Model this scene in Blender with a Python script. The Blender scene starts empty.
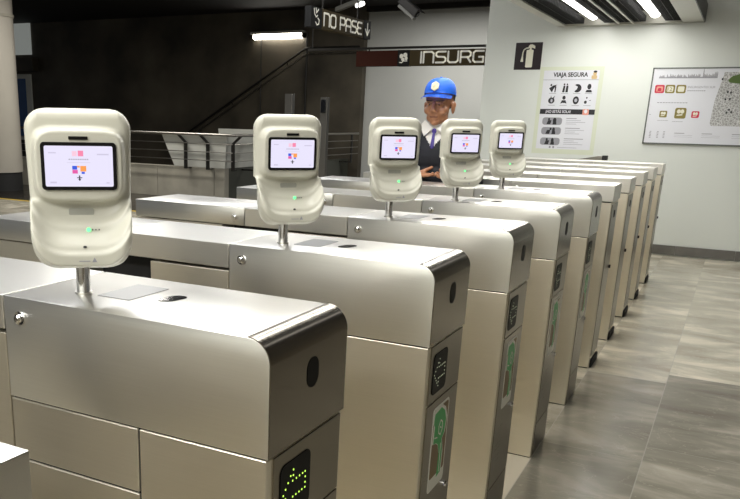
import bpy, bmesh, math, random
from mathutils import Vector, Matrix
random.seed(5)
SC = bpy.context.scene
COL = SC.collection

# ------------------------------------------------------------------ camera
cam_d = bpy.data.cameras.new('camera'); cam = bpy.data.objects.new('camera', cam_d); COL.objects.link(cam)
cam_d.sensor_width = 36.0; cam_d.lens = 799.368 / 740 * 36.0
cam_d.shift_x = 102.624 / 740; cam_d.shift_y = 111.579 / 740
cam_d.clip_start = 0.05; cam_d.clip_end = 200
CR = Vector((0.86634041, 0.49904595, 0.02018517)); CU = Vector((-0.16271456, 0.24380038, 0.95607811)); CF = Vector((-0.47220575, 0.83157352, -0.29241616))
CP = Vector((0.59789594, -1.06027892, 1.43970924))
cam.matrix_world = Matrix(((CR.x, CU.x, -CF.x, CP.x), (CR.y, CU.y, -CF.y, CP.y), (CR.z, CU.z, -CF.z, CP.z), (0, 0, 0, 1)))
SC.camera = cam

# ------------------------------------------------------------------ world, exposure, room and fill lights
world = bpy.data.worlds.new('world'); SC.world = world; world.use_nodes = True
world.node_tree.nodes['Background'].inputs[0].default_value = (0.9, 0.95, 1.0, 1)
world.node_tree.nodes['Background'].inputs[1].default_value = 0.12
SC.view_settings.view_transform = 'Standard'; SC.view_settings.look = 'None'
SC.view_settings.gamma = 1.0; SC.view_settings.use_curve_mapping = False
SC.view_settings.exposure = 0.0

def area(name, loc, sx, sy, power, color=(1, 0.97, 0.92), rot=(0, 0, 0), spread=math.pi):
    d = bpy.data.lights.new(name, 'AREA'); d.shape = 'RECTANGLE'; d.size = sx; d.size_y = sy
    d.energy = power; d.color = color; d.spread = spread
    o = bpy.data.objects.new(name, d); COL.objects.link(o); o.location = loc; o.rotation_euler = rot
    return o
# the long fluorescent runs over the turnstiles (inside the louvred fixture) and added hall fill lamps that have no fixtures
for x in (-1.05, -0.435):
    area('tube_light', (x, 3.8, 2.495), 0.09, 10.2, 76, (1.0, 0.985, 0.935))
area('hall_light', (1.15, 3.5, 3.3), 0.3, 11, 12, (1.0, 0.98, 0.95))  # added fill for the white wall and the floor on the right
area('hall_light', (-4.2, 4.5, 3.6), 0.5, 9, 150, (0.97, 0.98, 1.0))
area('hall_light', (-0.6, -3.6, 3.4), 4.5, 0.8, 290, (1.0, 0.985, 0.93))  # added behind the camera to brighten the steel sides
area('concourse_light', (-4.3, 14.3, 3.6), 2.2, 0.35, 150, (1.0, 0.99, 0.95))
area('concourse_light', (-8.6, 9.4, 3.6), 2.5, 0.3, 135, (1.0, 0.97, 0.9))

# ------------------------------------------------------------------ materials
def mat(name, base, rough=0.5, metal=0.0, emit=None, es=1.0, spec=None, coat=0.0):
    m = bpy.data.materials.new(name); m.use_nodes = True
    b = m.node_tree.nodes['Principled BSDF']
    b.inputs['Base Color'].default_value = (*base, 1); b.inputs['Roughness'].default_value = rough
    b.inputs['Metallic'].default_value = metal
    if spec is not None: b.inputs['Specular IOR Level'].default_value = spec
    if coat: b.inputs['Coat Weight'].default_value = coat; b.inputs['Coat Roughness'].default_value = 0.1
    if emit is not None:
        b.inputs['Emission Color'].default_value = (*emit, 1); b.inputs['Emission Strength'].default_value = es
    return m
def nodes(m): return m.node_tree.nodes, m.node_tree.links, m.node_tree.nodes['Principled BSDF']

def noisy(name, c1, c2, scale, rough=0.5, metal=0.0, stretch=(1, 1, 1), detail=4, bump=0.0, rr=None, spec=None):
    m = mat(name, c1, rough, metal, spec=spec); N, L, B = nodes(m)
    tc = N.new('ShaderNodeTexCoord'); mp = N.new('ShaderNodeMapping'); mp.inputs['Scale'].default_value = stretch
    nz = N.new('ShaderNodeTexNoise'); nz.inputs['Scale'].default_value = scale; nz.inputs['Detail'].default_value = detail
    rp = N.new('ShaderNodeValToRGB'); rp.color_ramp.elements[0].color = (*c1, 1); rp.color_ramp.elements[1].color = (*c2, 1)
    rp.color_ramp.elements[0].position = 0.3; rp.color_ramp.elements[1].position = 0.7
    L.new(tc.outputs['Object'], mp.inputs[0]); L.new(mp.outputs[0], nz.inputs['Vector']); L.new(nz.outputs['Fac'], rp.inputs[0])
    L.new(rp.outputs[0], B.inputs['Base Color'])
    if bump:
        bp = N.new('ShaderNodeBump'); bp.inputs['Strength'].default_value = bump; bp.inputs['Distance'].default_value = 0.002
        L.new(nz.outputs['Fac'], bp.inputs['Height']); L.new(bp.outputs[0], B.inputs['Normal'])
    if rr:
        mr = N.new('ShaderNodeMapRange'); mr.inputs['To Min'].default_value = rr[0]; mr.inputs['To Max'].default_value = rr[1]
        L.new(nz.outputs['Fac'], mr.inputs[0]); L.new(mr.outputs[0], B.inputs['Roughness'])
    return m

def steel(name, tone=(0.80, 0.785, 0.74), rough=(0.28, 0.36), axis='x', grain=0.02):
    # brushed stainless: fine scratches along one axis plus broad smudges that change the gloss
    m = mat(name, tone, 0.3, 0.97); N, L, B = nodes(m)
    tc = N.new('ShaderNodeTexCoord')
    mp = N.new('ShaderNodeMapping'); mp.inputs['Scale'].default_value = {'x': (5, 600, 600), 'y': (900, 4, 900)}[axis]
    n1 = N.new('ShaderNodeTexNoise'); n1.inputs['Scale'].default_value = 1.0; n1.inputs['Detail'].default_value = 3
    n2 = N.new('ShaderNodeTexNoise'); n2.inputs['Scale'].default_value = 5.0; n2.inputs['Detail'].default_value = 5
    L.new(tc.outputs['Object'], mp.inputs[0]); L.new(mp.outputs[0], n1.inputs['Vector']); L.new(tc.outputs['Object'], n2.inputs['Vector'])
    mx = N.new('ShaderNodeMath'); mx.operation = 'ADD'
    L.new(n1.outputs['Fac'], mx.inputs[0]); L.new(n2.outputs['Fac'], mx.inputs[1])
    mr = N.new('ShaderNodeMapRange'); mr.inputs['From Min'].default_value = 0.6; mr.inputs['From Max'].default_value = 1.4
    mr.inputs['To Min'].default_value = rough[0]; mr.inputs['To Max'].default_value = rough[1]
    L.new(mx.outputs[0], mr.inputs[0]); L.new(mr.outputs[0], B.inputs['Roughness'])
    rp = N.new('ShaderNodeValToRGB'); rp.color_ramp.elements[0].position = 0.3; rp.color_ramp.elements[1].position = 0.7
    rp.color_ramp.elements[0].color = (*[c * (1 - grain) for c in tone], 1); rp.color_ramp.elements[1].color = (*[min(1, c * (1 + grain)) for c in tone], 1)
    L.new(n1.outputs['Fac'], rp.inputs[0]); L.new(rp.outputs[0], B.inputs['Base Color'])
    bp = N.new('ShaderNodeBump'); bp.inputs['Strength'].default_value = grain; bp.inputs['Distance'].default_value = 0.0002
    L.new(n1.outputs['Fac'], bp.inputs['Height']); L.new(bp.outputs[0], B.inputs['Normal'])
    return m

M = {}
M['steel'] = steel('brushed_steel')
M['steel_end'] = steel('brushed_steel_end', (0.26, 0.235, 0.19), (0.27, 0.30), 'y', 0.002)  # dark reflections on the end faces painted into the steel tone
M['steel_body'] = steel('brushed_steel_body', (0.85, 0.80, 0.69), (0.30, 0.40))  # warm light bounced off the floor is mixed into this tone
M['steel_end2'] = steel('polished_end_steel', (0.27, 0.245, 0.205), (0.18, 0.22), 'y', 0.004)  # same painted shade, smoother, for the curved hood ends
M['led_dim'] = mat('dim_led', (0.3, 0.3, 0.25), 0.4, emit=(0.55, 0.62, 0.40), es=0.5)
M['chrome'] = mat('chrome', (0.8, 0.8, 0.8), 0.12, 1.0)
M['black'] = mat('black_gap', (0.006, 0.006, 0.006), 0.7)
M['louvre'] = mat('black_louvre', (0.006, 0.006, 0.006), 0.5)
M['gloss_black'] = mat('gloss_black', (0.006, 0.006, 0.007), 0.12)
M['display_black'] = mat('display_black', (0.004, 0.004, 0.004), 0.45, spec=0.12)
M['rubber'] = mat('black_rubber', (0.015, 0.015, 0.015), 0.7)
M['cream'] = mat('cream_plastic', (0.56, 0.55, 0.47), 0.36)
M['cream_dim'] = mat('grey_cream_plastic', (0.36, 0.36, 0.32), 0.4)
M['screen'] = mat('lit_screen', (0.02, 0.02, 0.02), 0.2, emit=(0.84, 0.80, 1.0), es=0.98)
def em(name, c, s=1.0): return mat(name, (0.01, 0.01, 0.01), 0.4, emit=c, es=s)
M['s_pink'] = em('screen_pink', (0.95, 0.25, 0.42)); M['s_pale'] = em('screen_pale_pink', (0.95, 0.6, 0.75))
M['s_grey'] = em('screen_grey', (0.42, 0.40, 0.5)); M['s_lilac'] = em('screen_lilac', (0.62, 0.58, 0.75))
M['s_blue'] = em('screen_blue', (0.03, 0.10, 0.75)); M['s_orange'] = em('screen_orange', (1.0, 0.35, 0.08)); M['s_mag'] = em('screen_magenta', (0.8, 0.1, 0.4))
M['s_dark'] = em('screen_dark', (0.02, 0.02, 0.03))
M['led_green'] = em('green_led', (0.1, 1.0, 0.25), 2.5)
M['led_lime'] = em('lime_led', (0.55, 0.95, 0.10), 1.6)
M['white_wall'] = noisy('white_panel_wall', (0.69, 0.72, 0.68), (0.72, 0.75, 0.71), 0.8, 0.32, bump=0.0)
M['grey_wall'] = noisy('grey_plaster', (0.46, 0.46, 0.43), (0.52, 0.52, 0.49), 0.7, 0.6)
M['dark_wall'] = noisy('dark_stained_concrete', (0.020, 0.015, 0.009), (0.125, 0.105, 0.072), 0.75, 0.55, detail=8, bump=0.5)
M['dark_ceiling'] = noisy('dark_ceiling', (0.007, 0.005, 0.004), (0.012, 0.009, 0.006), 1.0, 0.8)
M['concrete'] = noisy('cast_concrete', (0.30, 0.28, 0.23), (0.42, 0.39, 0.32), 2.5, 0.7, detail=7, bump=0.3)
M['cladding'] = noisy('white_cladding', (0.68, 0.68, 0.62), (0.75, 0.75, 0.69), 3, 0.5)
M['dark_metal'] = mat('dark_metal', (0.03, 0.028, 0.025), 0.4, 0.6)
M['rail_metal'] = mat('rail_metal', (0.35, 0.33, 0.30), 0.3, 1.0)
M['bronze'] = noisy('bronze_sign', (0.085, 0.064, 0.030), (0.105, 0.080, 0.040), 2, 0.6, spec=0.15)
M['maroon'] = mat('maroon_sign', (0.075, 0.020, 0.012), 0.6, spec=0.15)
M['letter'] = mat('sign_letter', (0.80, 0.78, 0.70), 0.5, emit=(0.9, 0.88, 0.8), es=0.22)
M['paper'] = mat('white_print', (0.72, 0.73, 0.78), 0.35)
M['poster_edge'] = mat('poster_tape', (0.66, 0.70, 0.56), 0.4)
M['ink'] = mat('black_ink', (0.012, 0.012, 0.016), 0.4)
M['ink_grey'] = mat('grey_ink', (0.30, 0.30, 0.33), 0.5)
M['ink_pale'] = mat('pale_grey_ink', (0.45, 0.45, 0.50), 0.5)
M['ink_red'] = mat('red_ink', (0.55, 0.02, 0.06), 0.4)
M['ink_olive'] = mat('olive_ink', (0.22, 0.18, 0.03), 0.4)
M['ink_cream'] = mat('cream_ink', (0.75, 0.73, 0.60), 0.4)
M['ink_salmon'] = mat('salmon_ink', (0.75, 0.32, 0.24), 0.4)
M['ink_green'] = mat('dark_green_ink', (0.07, 0.13, 0.015), 0.4)
M['ink_tan'] = mat('tan_ink', (0.62, 0.45, 0.22), 0.4)
M['sign_dark'] = mat('dark_brown_sign', (0.012, 0.004, 0.006), 0.3)
M['sticker_green'] = mat('sticker_green', (0.03, 0.46, 0.10), 0.35)
M['sticker_brown'] = mat('sticker_brown', (0.22, 0.14, 0.05), 0.4)
M['sticker_white'] = mat('sticker_white', (0.88, 0.88, 0.80), 0.4)
M['tube'] = mat('lit_tube', (0.9, 0.9, 0.9), 0.4, emit=(1.0, 0.98, 0.93), es=5.0)
M['wall_tube'] = mat('lit_wall_tube', (0.9, 0.9, 0.9), 0.4, emit=(1.0, 0.95, 0.85), es=20.0)
M['fixture'] = mat('pale_fixture_metal', (0.50, 0.49, 0.44), 0.35, 0.3)
M['yellow'] = mat('yellow_line', (0.65, 0.45, 0.03), 0.5)
M['poster_blue'] = mat('poster_blue', (0.03, 0.10, 0.28), 0.4)
M['skin'] = mat('skin', (0.36, 0.165, 0.085), 0.38)
M['lip'] = mat('lip', (0.16, 0.05, 0.035), 0.5)
M['hair'] = mat('black_hair', (0.012, 0.01, 0.01), 0.6)
M['cap_blue'] = mat('cap_blue', (0.004, 0.115, 0.66), 0.6)
M['cap_badge'] = noisy('cap_badge', (0.72, 0.70, 0.55), (0.5, 0.45, 0.25), 60, 0.6)
M['navy'] = noisy('navy_cloth', (0.003, 0.004, 0.009), (0.008, 0.009, 0.016), 14, 0.75, bump=0.4)
M['white_cloth'] = mat('white_cloth', (0.72, 0.70, 0.66), 0.7)
M['purple'] = mat('purple_tie', (0.05, 0.03, 0.22), 0.5)
M['eye_white'] = mat('eye_white', (0.6, 0.55, 0.5), 0.3)

def map_mat():
    m = mat('street_map', (0.4, 0.4, 0.4), 0.4); N, L, B = nodes(m)
    tc = N.new('ShaderNodeTexCoord'); v = N.new('ShaderNodeTexVoronoi'); v.feature = 'DISTANCE_TO_EDGE'; v.inputs['Scale'].default_value = 38
    rp = N.new('ShaderNodeValToRGB'); rp.color_ramp.elements[0].color = (0.66, 0.66, 0.66, 1); rp.color_ramp.elements[1].color = (0.34, 0.34, 0.33, 1)
    rp.color_ramp.elements[0].position = 0.04; rp.color_ramp.elements[1].position = 0.12
    L.new(tc.outputs['Object'], v.inputs['Vector']); L.new(v.outputs['Distance'], rp.inputs[0]); L.new(rp.outputs[0], B.inputs['Base Color'])
    return m
M['map'] = map_mat()

def floor_mat():
    m = mat('marble_floor', (0.25, 0.23, 0.2), 0.2); N, L, B = nodes(m)
    tc = N.new('ShaderNodeTexCoord'); sep = N.new('ShaderNodeSeparateXYZ'); L.new(tc.outputs['Object'], sep.inputs[0])
    def math_(op, a, b=None):
        n = N.new('ShaderNodeMath'); n.operation = op
        for i, q in enumerate((a, b)):
            if q is None: continue
            if isinstance(q, (int, float)): n.inputs[i].default_value = q
            else: L.new(q, n.inputs[i])
        return n.outputs[0]
    TX, TY = 0.433, 1.30
    gx = math_('DIVIDE', sep.outputs[0], TX); col = math_('FLOOR', gx)
    offs = math_('MULTIPLY', col, 0.15)
    gy0 = math_('DIVIDE', math_('SUBTRACT', sep.outputs[1], 3.94 - 3 * TY), TY)
    gy = math_('SUBTRACT', gy0, offs); row = math_('FLOOR', gy)
    fx = math_('FRACT', gx); fy = math_('FRACT', gy)
    ex = math_('MULTIPLY', math_('MINIMUM', fx, math_('SUBTRACT', 1.0, fx)), TX)
    ey = math_('MULTIPLY', math_('MINIMUM', fy, math_('SUBTRACT', 1.0, fy)), TY)
    edge = math_('LESS_THAN', math_('MINIMUM', ex, ey), 0.0022)
    cmb = N.new('ShaderNodeCombineXYZ'); L.new(col, cmb.inputs[0]); L.new(row, cmb.inputs[1])
    wn = N.new('ShaderNodeTexWhiteNoise'); wn.noise_dimensions = '2D'; L.new(cmb.outputs[0], wn.inputs['Vector'])
    # veins run across the tiles
    add = N.new('ShaderNodeVectorMath'); add.operation = 'ADD'
    sc = N.new('ShaderNodeVectorMath'); sc.operation = 'SCALE'; sc.inputs['Scale'].default_value = 7.0
    L.new(wn.outputs['Color'], sc.inputs[0]); L.new(tc.outputs['Object'], add.inputs[0]); L.new(sc.outputs[0], add.inputs[1])
    mp = N.new('ShaderNodeMapping'); mp.inputs['Scale'].default_value = (1.2, 2.6, 1); mp.inputs['Rotation'].default_value = (0, 0, 0.35)
    L.new(add.outputs[0], mp.inputs[0])
    n1 = N.new('ShaderNodeTexNoise'); n1.inputs['Scale'].default_value = 1.6; n1.inputs['Detail'].default_value = 8; n1.inputs['Roughness'].default_value = 0.55; n1.inputs['Distortion'].default_value = 0.5
    L.new(mp.outputs[0], n1.inputs['Vector'])
    rp = N.new('ShaderNodeValToRGB'); cr = rp.color_ramp
    cr.elements[0].position = 0.30; cr.elements[0].color = (0.19, 0.167, 0.128, 1)
    cr.elements[1].position = 0.72; cr.elements[1].color = (0.52, 0.475, 0.39, 1)
    e = cr.elements.new(0.52); e.color = (0.285, 0.265, 0.21, 1)
    L.new(n1.outputs['Fac'], rp.inputs[0])
    # thin pale veins
    n2 = N.new('ShaderNodeTexNoise'); n2.inputs['Scale'].default_value = 2.2; n2.inputs['Detail'].default_value = 6; n2.inputs['Distortion'].default_value = 1.5
    L.new(mp.outputs[0], n2.inputs['Vector'])
    vv = math_('ABSOLUTE', math_('SUBTRACT', n2.outputs['Fac'], 0.5)); vein = math_('LESS_THAN', vv, 0.006)
    mv = N.new('ShaderNodeMix'); mv.data_type = 'RGBA'; mv.inputs[7].default_value = (0.50, 0.46, 0.38, 1)
    L.new(math_('MULTIPLY', vein, 0.35), mv.inputs[0]); L.new(rp.outputs[0], mv.inputs[6])
    # tiles from a paler batch past Y 3.94, lifted further to imitate the white wall's reflection, and a cream strip under the first machines
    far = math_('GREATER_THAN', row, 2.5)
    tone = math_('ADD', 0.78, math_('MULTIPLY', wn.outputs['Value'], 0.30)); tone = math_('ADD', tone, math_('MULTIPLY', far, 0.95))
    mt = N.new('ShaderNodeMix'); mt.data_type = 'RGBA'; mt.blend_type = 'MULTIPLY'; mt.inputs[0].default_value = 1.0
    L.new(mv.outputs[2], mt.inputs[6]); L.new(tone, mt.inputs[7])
    cream = math_('MULTIPLY', math_('LESS_THAN', sep.outputs[0], 0.0), math_('MULTIPLY', math_('LESS_THAN', sep.outputs[1], 2.62), math_('GREATER_THAN', sep.outputs[0], -1.7)))
    mc = N.new('ShaderNodeMix'); mc.data_type = 'RGBA'; mc.inputs[7].default_value = (0.60, 0.55, 0.44, 1)
    L.new(cream, mc.inputs[0]); L.new(mt.outputs[2], mc.inputs[6])
    mj = N.new('ShaderNodeMix'); mj.data_type = 'RGBA'; mj.inputs[7].default_value = (0.42, 0.40, 0.35, 1)
    L.new(math_('MULTIPLY', edge, 0.6), mj.inputs[0]); L.new(mc.outputs[2], mj.inputs[6])
    mk = N.new('ShaderNodeMix'); mk.data_type = 'RGBA'; mk.inputs[7].default_value = (0.022, 0.018, 0.014, 1)
    L.new(math_('MULTIPLY', math_('GREATER_THAN', sep.outputs[1], 8.8), math_('LESS_THAN', sep.outputs[0], -2.3)), mk.inputs[0])
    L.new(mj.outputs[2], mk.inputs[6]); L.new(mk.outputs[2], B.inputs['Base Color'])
    mr = N.new('ShaderNodeMapRange'); mr.inputs['To Min'].default_value = 0.12; mr.inputs['To Max'].default_value = 0.28
    L.new(n1.outputs['Fac'], mr.inputs[0]); L.new(mr.outputs[0], B.inputs['Roughness'])
    return m
M['floor'] = floor_mat()

# ------------------------------------------------------------------ mesh helpers
def obj(name, bm, m, parent=None, smooth=False, loc=None):
    me = bpy.data.meshes.new(name); bmesh.ops.recalc_face_normals(bm, faces=bm.faces); bm.to_mesh(me); bm.free()
    if m is not None: me.materials.append(m)
    if smooth:
        for p in me.polygons: p.use_smooth = True
        if smooth != 'all':
            me.set_sharp_from_angle(angle=math.radians(smooth if smooth is not True else 35))
    o = bpy.data.objects.new(name, me); COL.objects.link(o)
    if parent is not None: o.parent = parent
    if loc: o.location = loc
    return o
def tag(o, label, cat=None, group=None, kind=None):
    o['label'] = label
    if cat: o['category'] = cat
    if group: o['group'] = group
    if kind: o['kind'] = kind
    return o
def thing(name, label, cat, loc=(0, 0, 0), rotz=0, group=None):
    o = bpy.data.objects.new(name, None); COL.objects.link(o); o.empty_display_size = 0.05
    o.location = loc; o.rotation_euler = (0, 0, rotz)
    return tag(o, label, cat, group)
def struct(name, bm, m, parent=None, label=None):
    o = obj(name, bm, m, parent)
    if parent is None: o['kind'] = 'structure'
    if label: o['label'] = label
    return o
def box(bm, x0, x1, y0, y1, z0, z1, bevel=0.0, seg=2):
    r = bmesh.ops.create_cube(bm, size=1.0)
    vs = r['verts']
    for v in vs:
        v.co.x = x0 if v.co.x < 0 else x1; v.co.y = y0 if v.co.y < 0 else y1; v.co.z = z0 if v.co.z < 0 else z1
    if bevel:
        es = list({e for v in vs for e in v.link_edges})
        bmesh.ops.bevel(bm, geom=es, offset=bevel, segments=seg, affect='EDGES', profile=0.5)
    return bm
def B(*a, **k): return box(bmesh.new(), *a, **k)
def prism(bm, pts, o, ux, uy, depth):
    o = Vector(o); ux = Vector(ux); uy = Vector(uy); n = ux.cross(uy).normalized() * depth
    a = [bm.verts.new(o + ux * p[0] + uy * p[1]) for p in pts]; b = [bm.verts.new(v.co + n) for v in a]
    bm.faces.new(b); bm.faces.new(list(reversed(a)))
    k = len(pts)
    for i in range(k): bm.faces.new((a[i], a[(i + 1) % k], b[(i + 1) % k], b[i]))
    return bm
def rrect(x0, x1, y0, y1, r, n=5):
    out = []
    for cx, cy, a0 in ((x1 - r, y1 - r, 0), (x0 + r, y1 - r, 90), (x0 + r, y0 + r, 180), (x1 - r, y0 + r, 270)):
        for i in range(n + 1):
            a = math.radians(a0 + 90 * i / n); out.append((cx + r * math.cos(a), cy + r * math.sin(a)))
    return out
def ellipse(cx, cy, rx, ry, n=20):
    return [(cx + rx * math.cos(2 * math.pi * i / n), cy + ry * math.sin(2 * math.pi * i / n)) for i in range(n)]
def tube(bm, pts, r, n=12, caps=True):
    pts = [Vector(p) for p in pts]; rings = []
    rr = r if isinstance(r, (list, tuple)) else [r] * len(pts)
    prev = None
    for i, p in enumerate(pts):
        t = (pts[min(i + 1, len(pts) - 1)] - pts[max(i - 1, 0)]).normalized()
        if prev is None:
            a = Vector((0, 0, 1)) if abs(t.z) < 0.9 else Vector((1, 0, 0)); u = t.cross(a).normalized()
        else: u = (prev - t * prev.dot(t)).normalized()
        prev = u; w = t.cross(u)
        rings.append([bm.verts.new(p + (u * math.cos(2 * math.pi * k / n) + w * math.sin(2 * math.pi * k / n)) * rr[i]) for k in range(n)])
    for a, b in zip(rings, rings[1:]):
        for k in range(n): bm.faces.new((a[k], a[(k + 1) % n], b[(k + 1) % n], b[k]))
    if caps: bm.faces.new(list(reversed(rings[0]))); bm.faces.new(rings[-1])
    return bm
def strokes(bm, lines, w, o, ux, uy, depth, taper=None):
    # each polyline becomes flat ribbon pieces with round joints
    for pl in lines:
        for (x0, y0), (x1, y1) in zip(pl, pl[1:]):
            dx, dy = x1 - x0, y1 - y0; l = math.hypot(dx, dy)
            if l < 1e-6: continue
            nx, ny = -dy / l * w / 2, dx / l * w / 2; a = math.atan2(ny, nx)
            poly = []
            for i in range(7): t = a + math.pi * i / 6; poly.append((x0 + math.cos(t) * w / 2, y0 + math.sin(t) * w / 2))
            for i in range(7): t = a + math.pi + math.pi * i / 6; poly.append((x1 + math.cos(t) * w / 2, y1 + math.sin(t) * w / 2))
            prism(bm, poly, o, ux, uy, depth)
    return bm
def text(name, parent, s, h, o, ux, uy, m, width=None, align='LEFT', depth=0.001, bold=0.0):
    cu = bpy.data.curves.new(name, 'FONT'); cu.body = s; cu.size = 1.0; cu.align_x = align; cu.extrude = 0.0; cu.offset = bold
    t = bpy.data.objects.new(name, cu); COL.objects.link(t)
    dg = bpy.context.evaluated_depsgraph_get(); dg.update()
    me = bpy.data.meshes.new_from_object(t.evaluated_get(dg)); COL.objects.unlink(t); bpy.data.objects.remove(t)
    xs = [v.co.x for v in me.vertices]; ys = [v.co.y for v in me.vertices]
    hh = 0.70
    sy = h / hh; sx = sy if width is None else width / (max(xs) - min(xs)); x0 = min(xs) if width is not None and align == 'LEFT' else 0
    O = Vector(o); UX = Vector(ux); UY = Vector(uy); n = UX.cross(UY).normalized()
    for v in me.vertices: v.co = O + UX * ((v.co.x - x0) * sx) + UY * (v.co.y * sy) + n * depth
    me.materials.clear(); me.materials.append(m)
    ob = bpy.data.objects.new(name, me); COL.objects.link(ob); ob.parent = parent
    return ob
XW, YW_, ZW = (1, 0, 0), (0, 1, 0), (0, 0, 1)
def dup(root, loc, rotz=None):
    r = root.copy(); COL.objects.link(r); r.location = loc
    if rotz is not None: r.rotation_euler = (0, 0, rotz)
    for ch in list(root.children):
        c = ch.copy(); COL.objects.link(c); c.parent = r
        for g in ch.children:
            d = g.copy(); COL.objects.link(d); d.parent = c
    return r

# ------------------------------------------------------------------ room shell
CEIL = 3.76
struct('floor', B(-24, 7, -6, 20, -0.1, 0), M['floor'])
struct('ceiling', B(-24, 7, -6, 20, CEIL, CEIL + 0.15), M['dark_ceiling'])
wr = struct('wall_right', B(-2.285, 7, 9.2, 9.5, 0, CEIL), M['white_wall'])
struct('wall_back', B(-6.95, -2.0, 16.4, 16.7, 0, CEIL), M['grey_wall'])
struct('wall_left', B(-24, -6.95, 16.2, 16.6, 0, CEIL), M['dark_wall'])
bb = bmesh.new()
xx = -2.285
while xx < 7:
    x1 = min(xx + 0.60, 7); box(bb, xx + 0.001, x1 - 0.001, 9.182, 9.2, 0.012, 0.118, 0.001, 1); xx += 0.60
M['base_tile'] = noisy('baseboard_stone', (0.10, 0.095, 0.085), (0.17, 0.16, 0.145), 5, 0.3)
struct('baseboard_right', bb, M['base_tile'])
struct('wall_front', B(-8, 2.2, -6, -5.8, 0, CEIL), M['white_wall'])
struct('wall_side', B(2.0, 2.2, -5.8, 9.2, 0, CEIL), M['dark_wall'])  # unseen dark wall, added to darken end-face reflections and cut bounce
struct('trim_1', B(-6.95, -2.0, 16.25, 16.4, 3.66, CEIL, ), M['dark_ceiling'])

# yellow tactile line on the dark concourse floor
tag(obj('yellow_line', B(-12.5, -6.6, 8.72, 8.80, 0.0, 0.004), M['yellow']), 'thin yellow line painted along the concourse floor', 'floor line')

# ------------------------------------------------------------------ louvred ceiling light over the turnstiles
lf = thing('louvre_light_fixture', 'long louvred fluorescent ceiling fixture hanging above the turnstiles', 'ceiling light', (-0.72, 4.0, 2.49))
Z0 = 2.49 - 2.49
X0, X1 = -1.465 + 0.72, 0.035 + 0.72; YA, YB = -1.6 - 4, 9.16 - 4
fr = bmesh.new()
box(fr, X0, X0 + 0.10, YA, YB, 0, 0.16); box(fr, X1 - 0.21, X1 - 0.012, YA, YB, 0, 0.16)
box(fr, X0, X1 - 0.012, YB - 0.05, YB, 0, 0.16); box(fr, X0, X1 - 0.012, YA, YA + 0.05, 0, 0.16)
obj('frame', fr, M['fixture'], lf)
obj('side_panel', B(X1 - 0.01, X1, YA, YB, -0.004, 0.17), M['dark_metal'], lf)
obj('backing', B(X0 + 0.1, X1 - 0.21, YA + 0.05, YB - 0.05, 0.13, 0.15), M['black'], lf)
md = bmesh.new()
for cx in (-0.81, -0.665): box(md, cx + 0.72 - 0.012, cx + 0.72 + 0.012, YA + 0.05, YB - 0.05, 0.004, 0.06)
obj('divider', md, M['fixture'], lf)
for a, b in ((X0 + 0.10, -0.44), (-0.23, -0.105), (-0.075, 0.04), (0.07, 0.19), (0.38, X1 - 0.21)):
    lv = bmesh.new(); yy = YA + 0.1
    while yy < YB - 0.1:
        box(lv, a, b, yy, yy + 0.006, 0.01, 0.07); yy += 0.07
    box(lv, (a + b) / 2 - 0.002, (a + b) / 2 + 0.002, YA + 0.1, YB - 0.1, 0.012, 0.069)
    obj('louvre', lv, M['louvre'], lf)

for cx in (-1.05, -0.435):
    for k in range(8):
        y0 = YB - 0.22 - (k + 1) * 1.28
        t = bmesh.new(); tube(t, [(cx + 0.72, y0, 0.085), (cx + 0.72, y0 + 1.24, 0.085)], 0.055, 14)
        obj('tube_lamp', t, M['tube'], lf, smooth=True)
rods = bmesh.new()
for x in (X0 + 0.2, X1 - 0.2):
    for y in (YA + 1, 0, YB - 1): tube(rods, [(x, y, 0.15), (x, y, CEIL - 2.49)], 0.008, 8)
obj('hanger_rod', rods, M['dark_metal'], lf)

# ------------------------------------------------------------------ turnstile cabinets
W = 0.2976; XS = -0.5957; HB = 0.8926; H = 1.10; L = 1.565
YS = [0.0, 0.811, 1.605, 2.399, 3.2105, 3.986, 4.759, 5.566, 6.33, 7.179]

def slab(pts, y0, y1, bevel=0.0018, seg=2):
    # XZ outline extruded along Y, with softly broken edges
    bm = bmesh.new(); k = len(pts)
    a = [bm.verts.new((p[0], y0, p[1])) for p in pts]; b = [bm.verts.new((p[0], y1, p[1])) for p in pts]
    bm.faces.new(a); bm.faces.new(list(reversed(b)))
    for i in range(k): bm.faces.new((a[i], b[i], b[(i + 1) % k], a[(i + 1) % k]))
    bmesh.ops.recalc_face_normals(bm, faces=bm.faces)
    if bevel:
        es = [e for e in bm.edges if len(e.link_faces) == 2 and e.calc_face_angle() > math.radians(40)]
        bmesh.ops.bevel(bm, geom=es, offset=bevel, segments=seg, affect='EDGES', profile=0.5)
    return bm
def hood_pts(x0, x1, z0, z1, r, left=False):
    arc = [(x1 - r + r * math.sin(math.radians(90) * i / 12), z1 - r + r * math.cos(math.radians(90) * i / 12)) for i in range(13)] if r > 0.004 else [(x1, z1)]
    arc = arc[::-1]
    pts = [(x0, z0), (x1, z0)] + arc
    if left and r > 0.004:
        pts += [(x0 + r - r * math.sin(math.radians(90) * i / 12), z1 - r + r * math.cos(math.radians(90) * i / 12)) for i in range(13)]
    else: pts += [(x0, z1)]
    return pts
def screw_bm(x, z, yf):
    bm = bmesh.new()
    tube(bm, [(x, yf, z), (x, yf - 0.003, z), (x, yf - 0.0032, z)], [0.0135, 0.0135, 0.0115], 20)
    tube(bm, [(x, yf - 0.003, z), (x, yf - 0.008, z), (x, yf - 0.011, z)], [0.009, 0.0085, 0.005], 16)
    box(bm, x - 0.0015, x + 0.0015, yf - 0.0125, yf - 0.009, z - 0.006, z + 0.006)
    return bm

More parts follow.
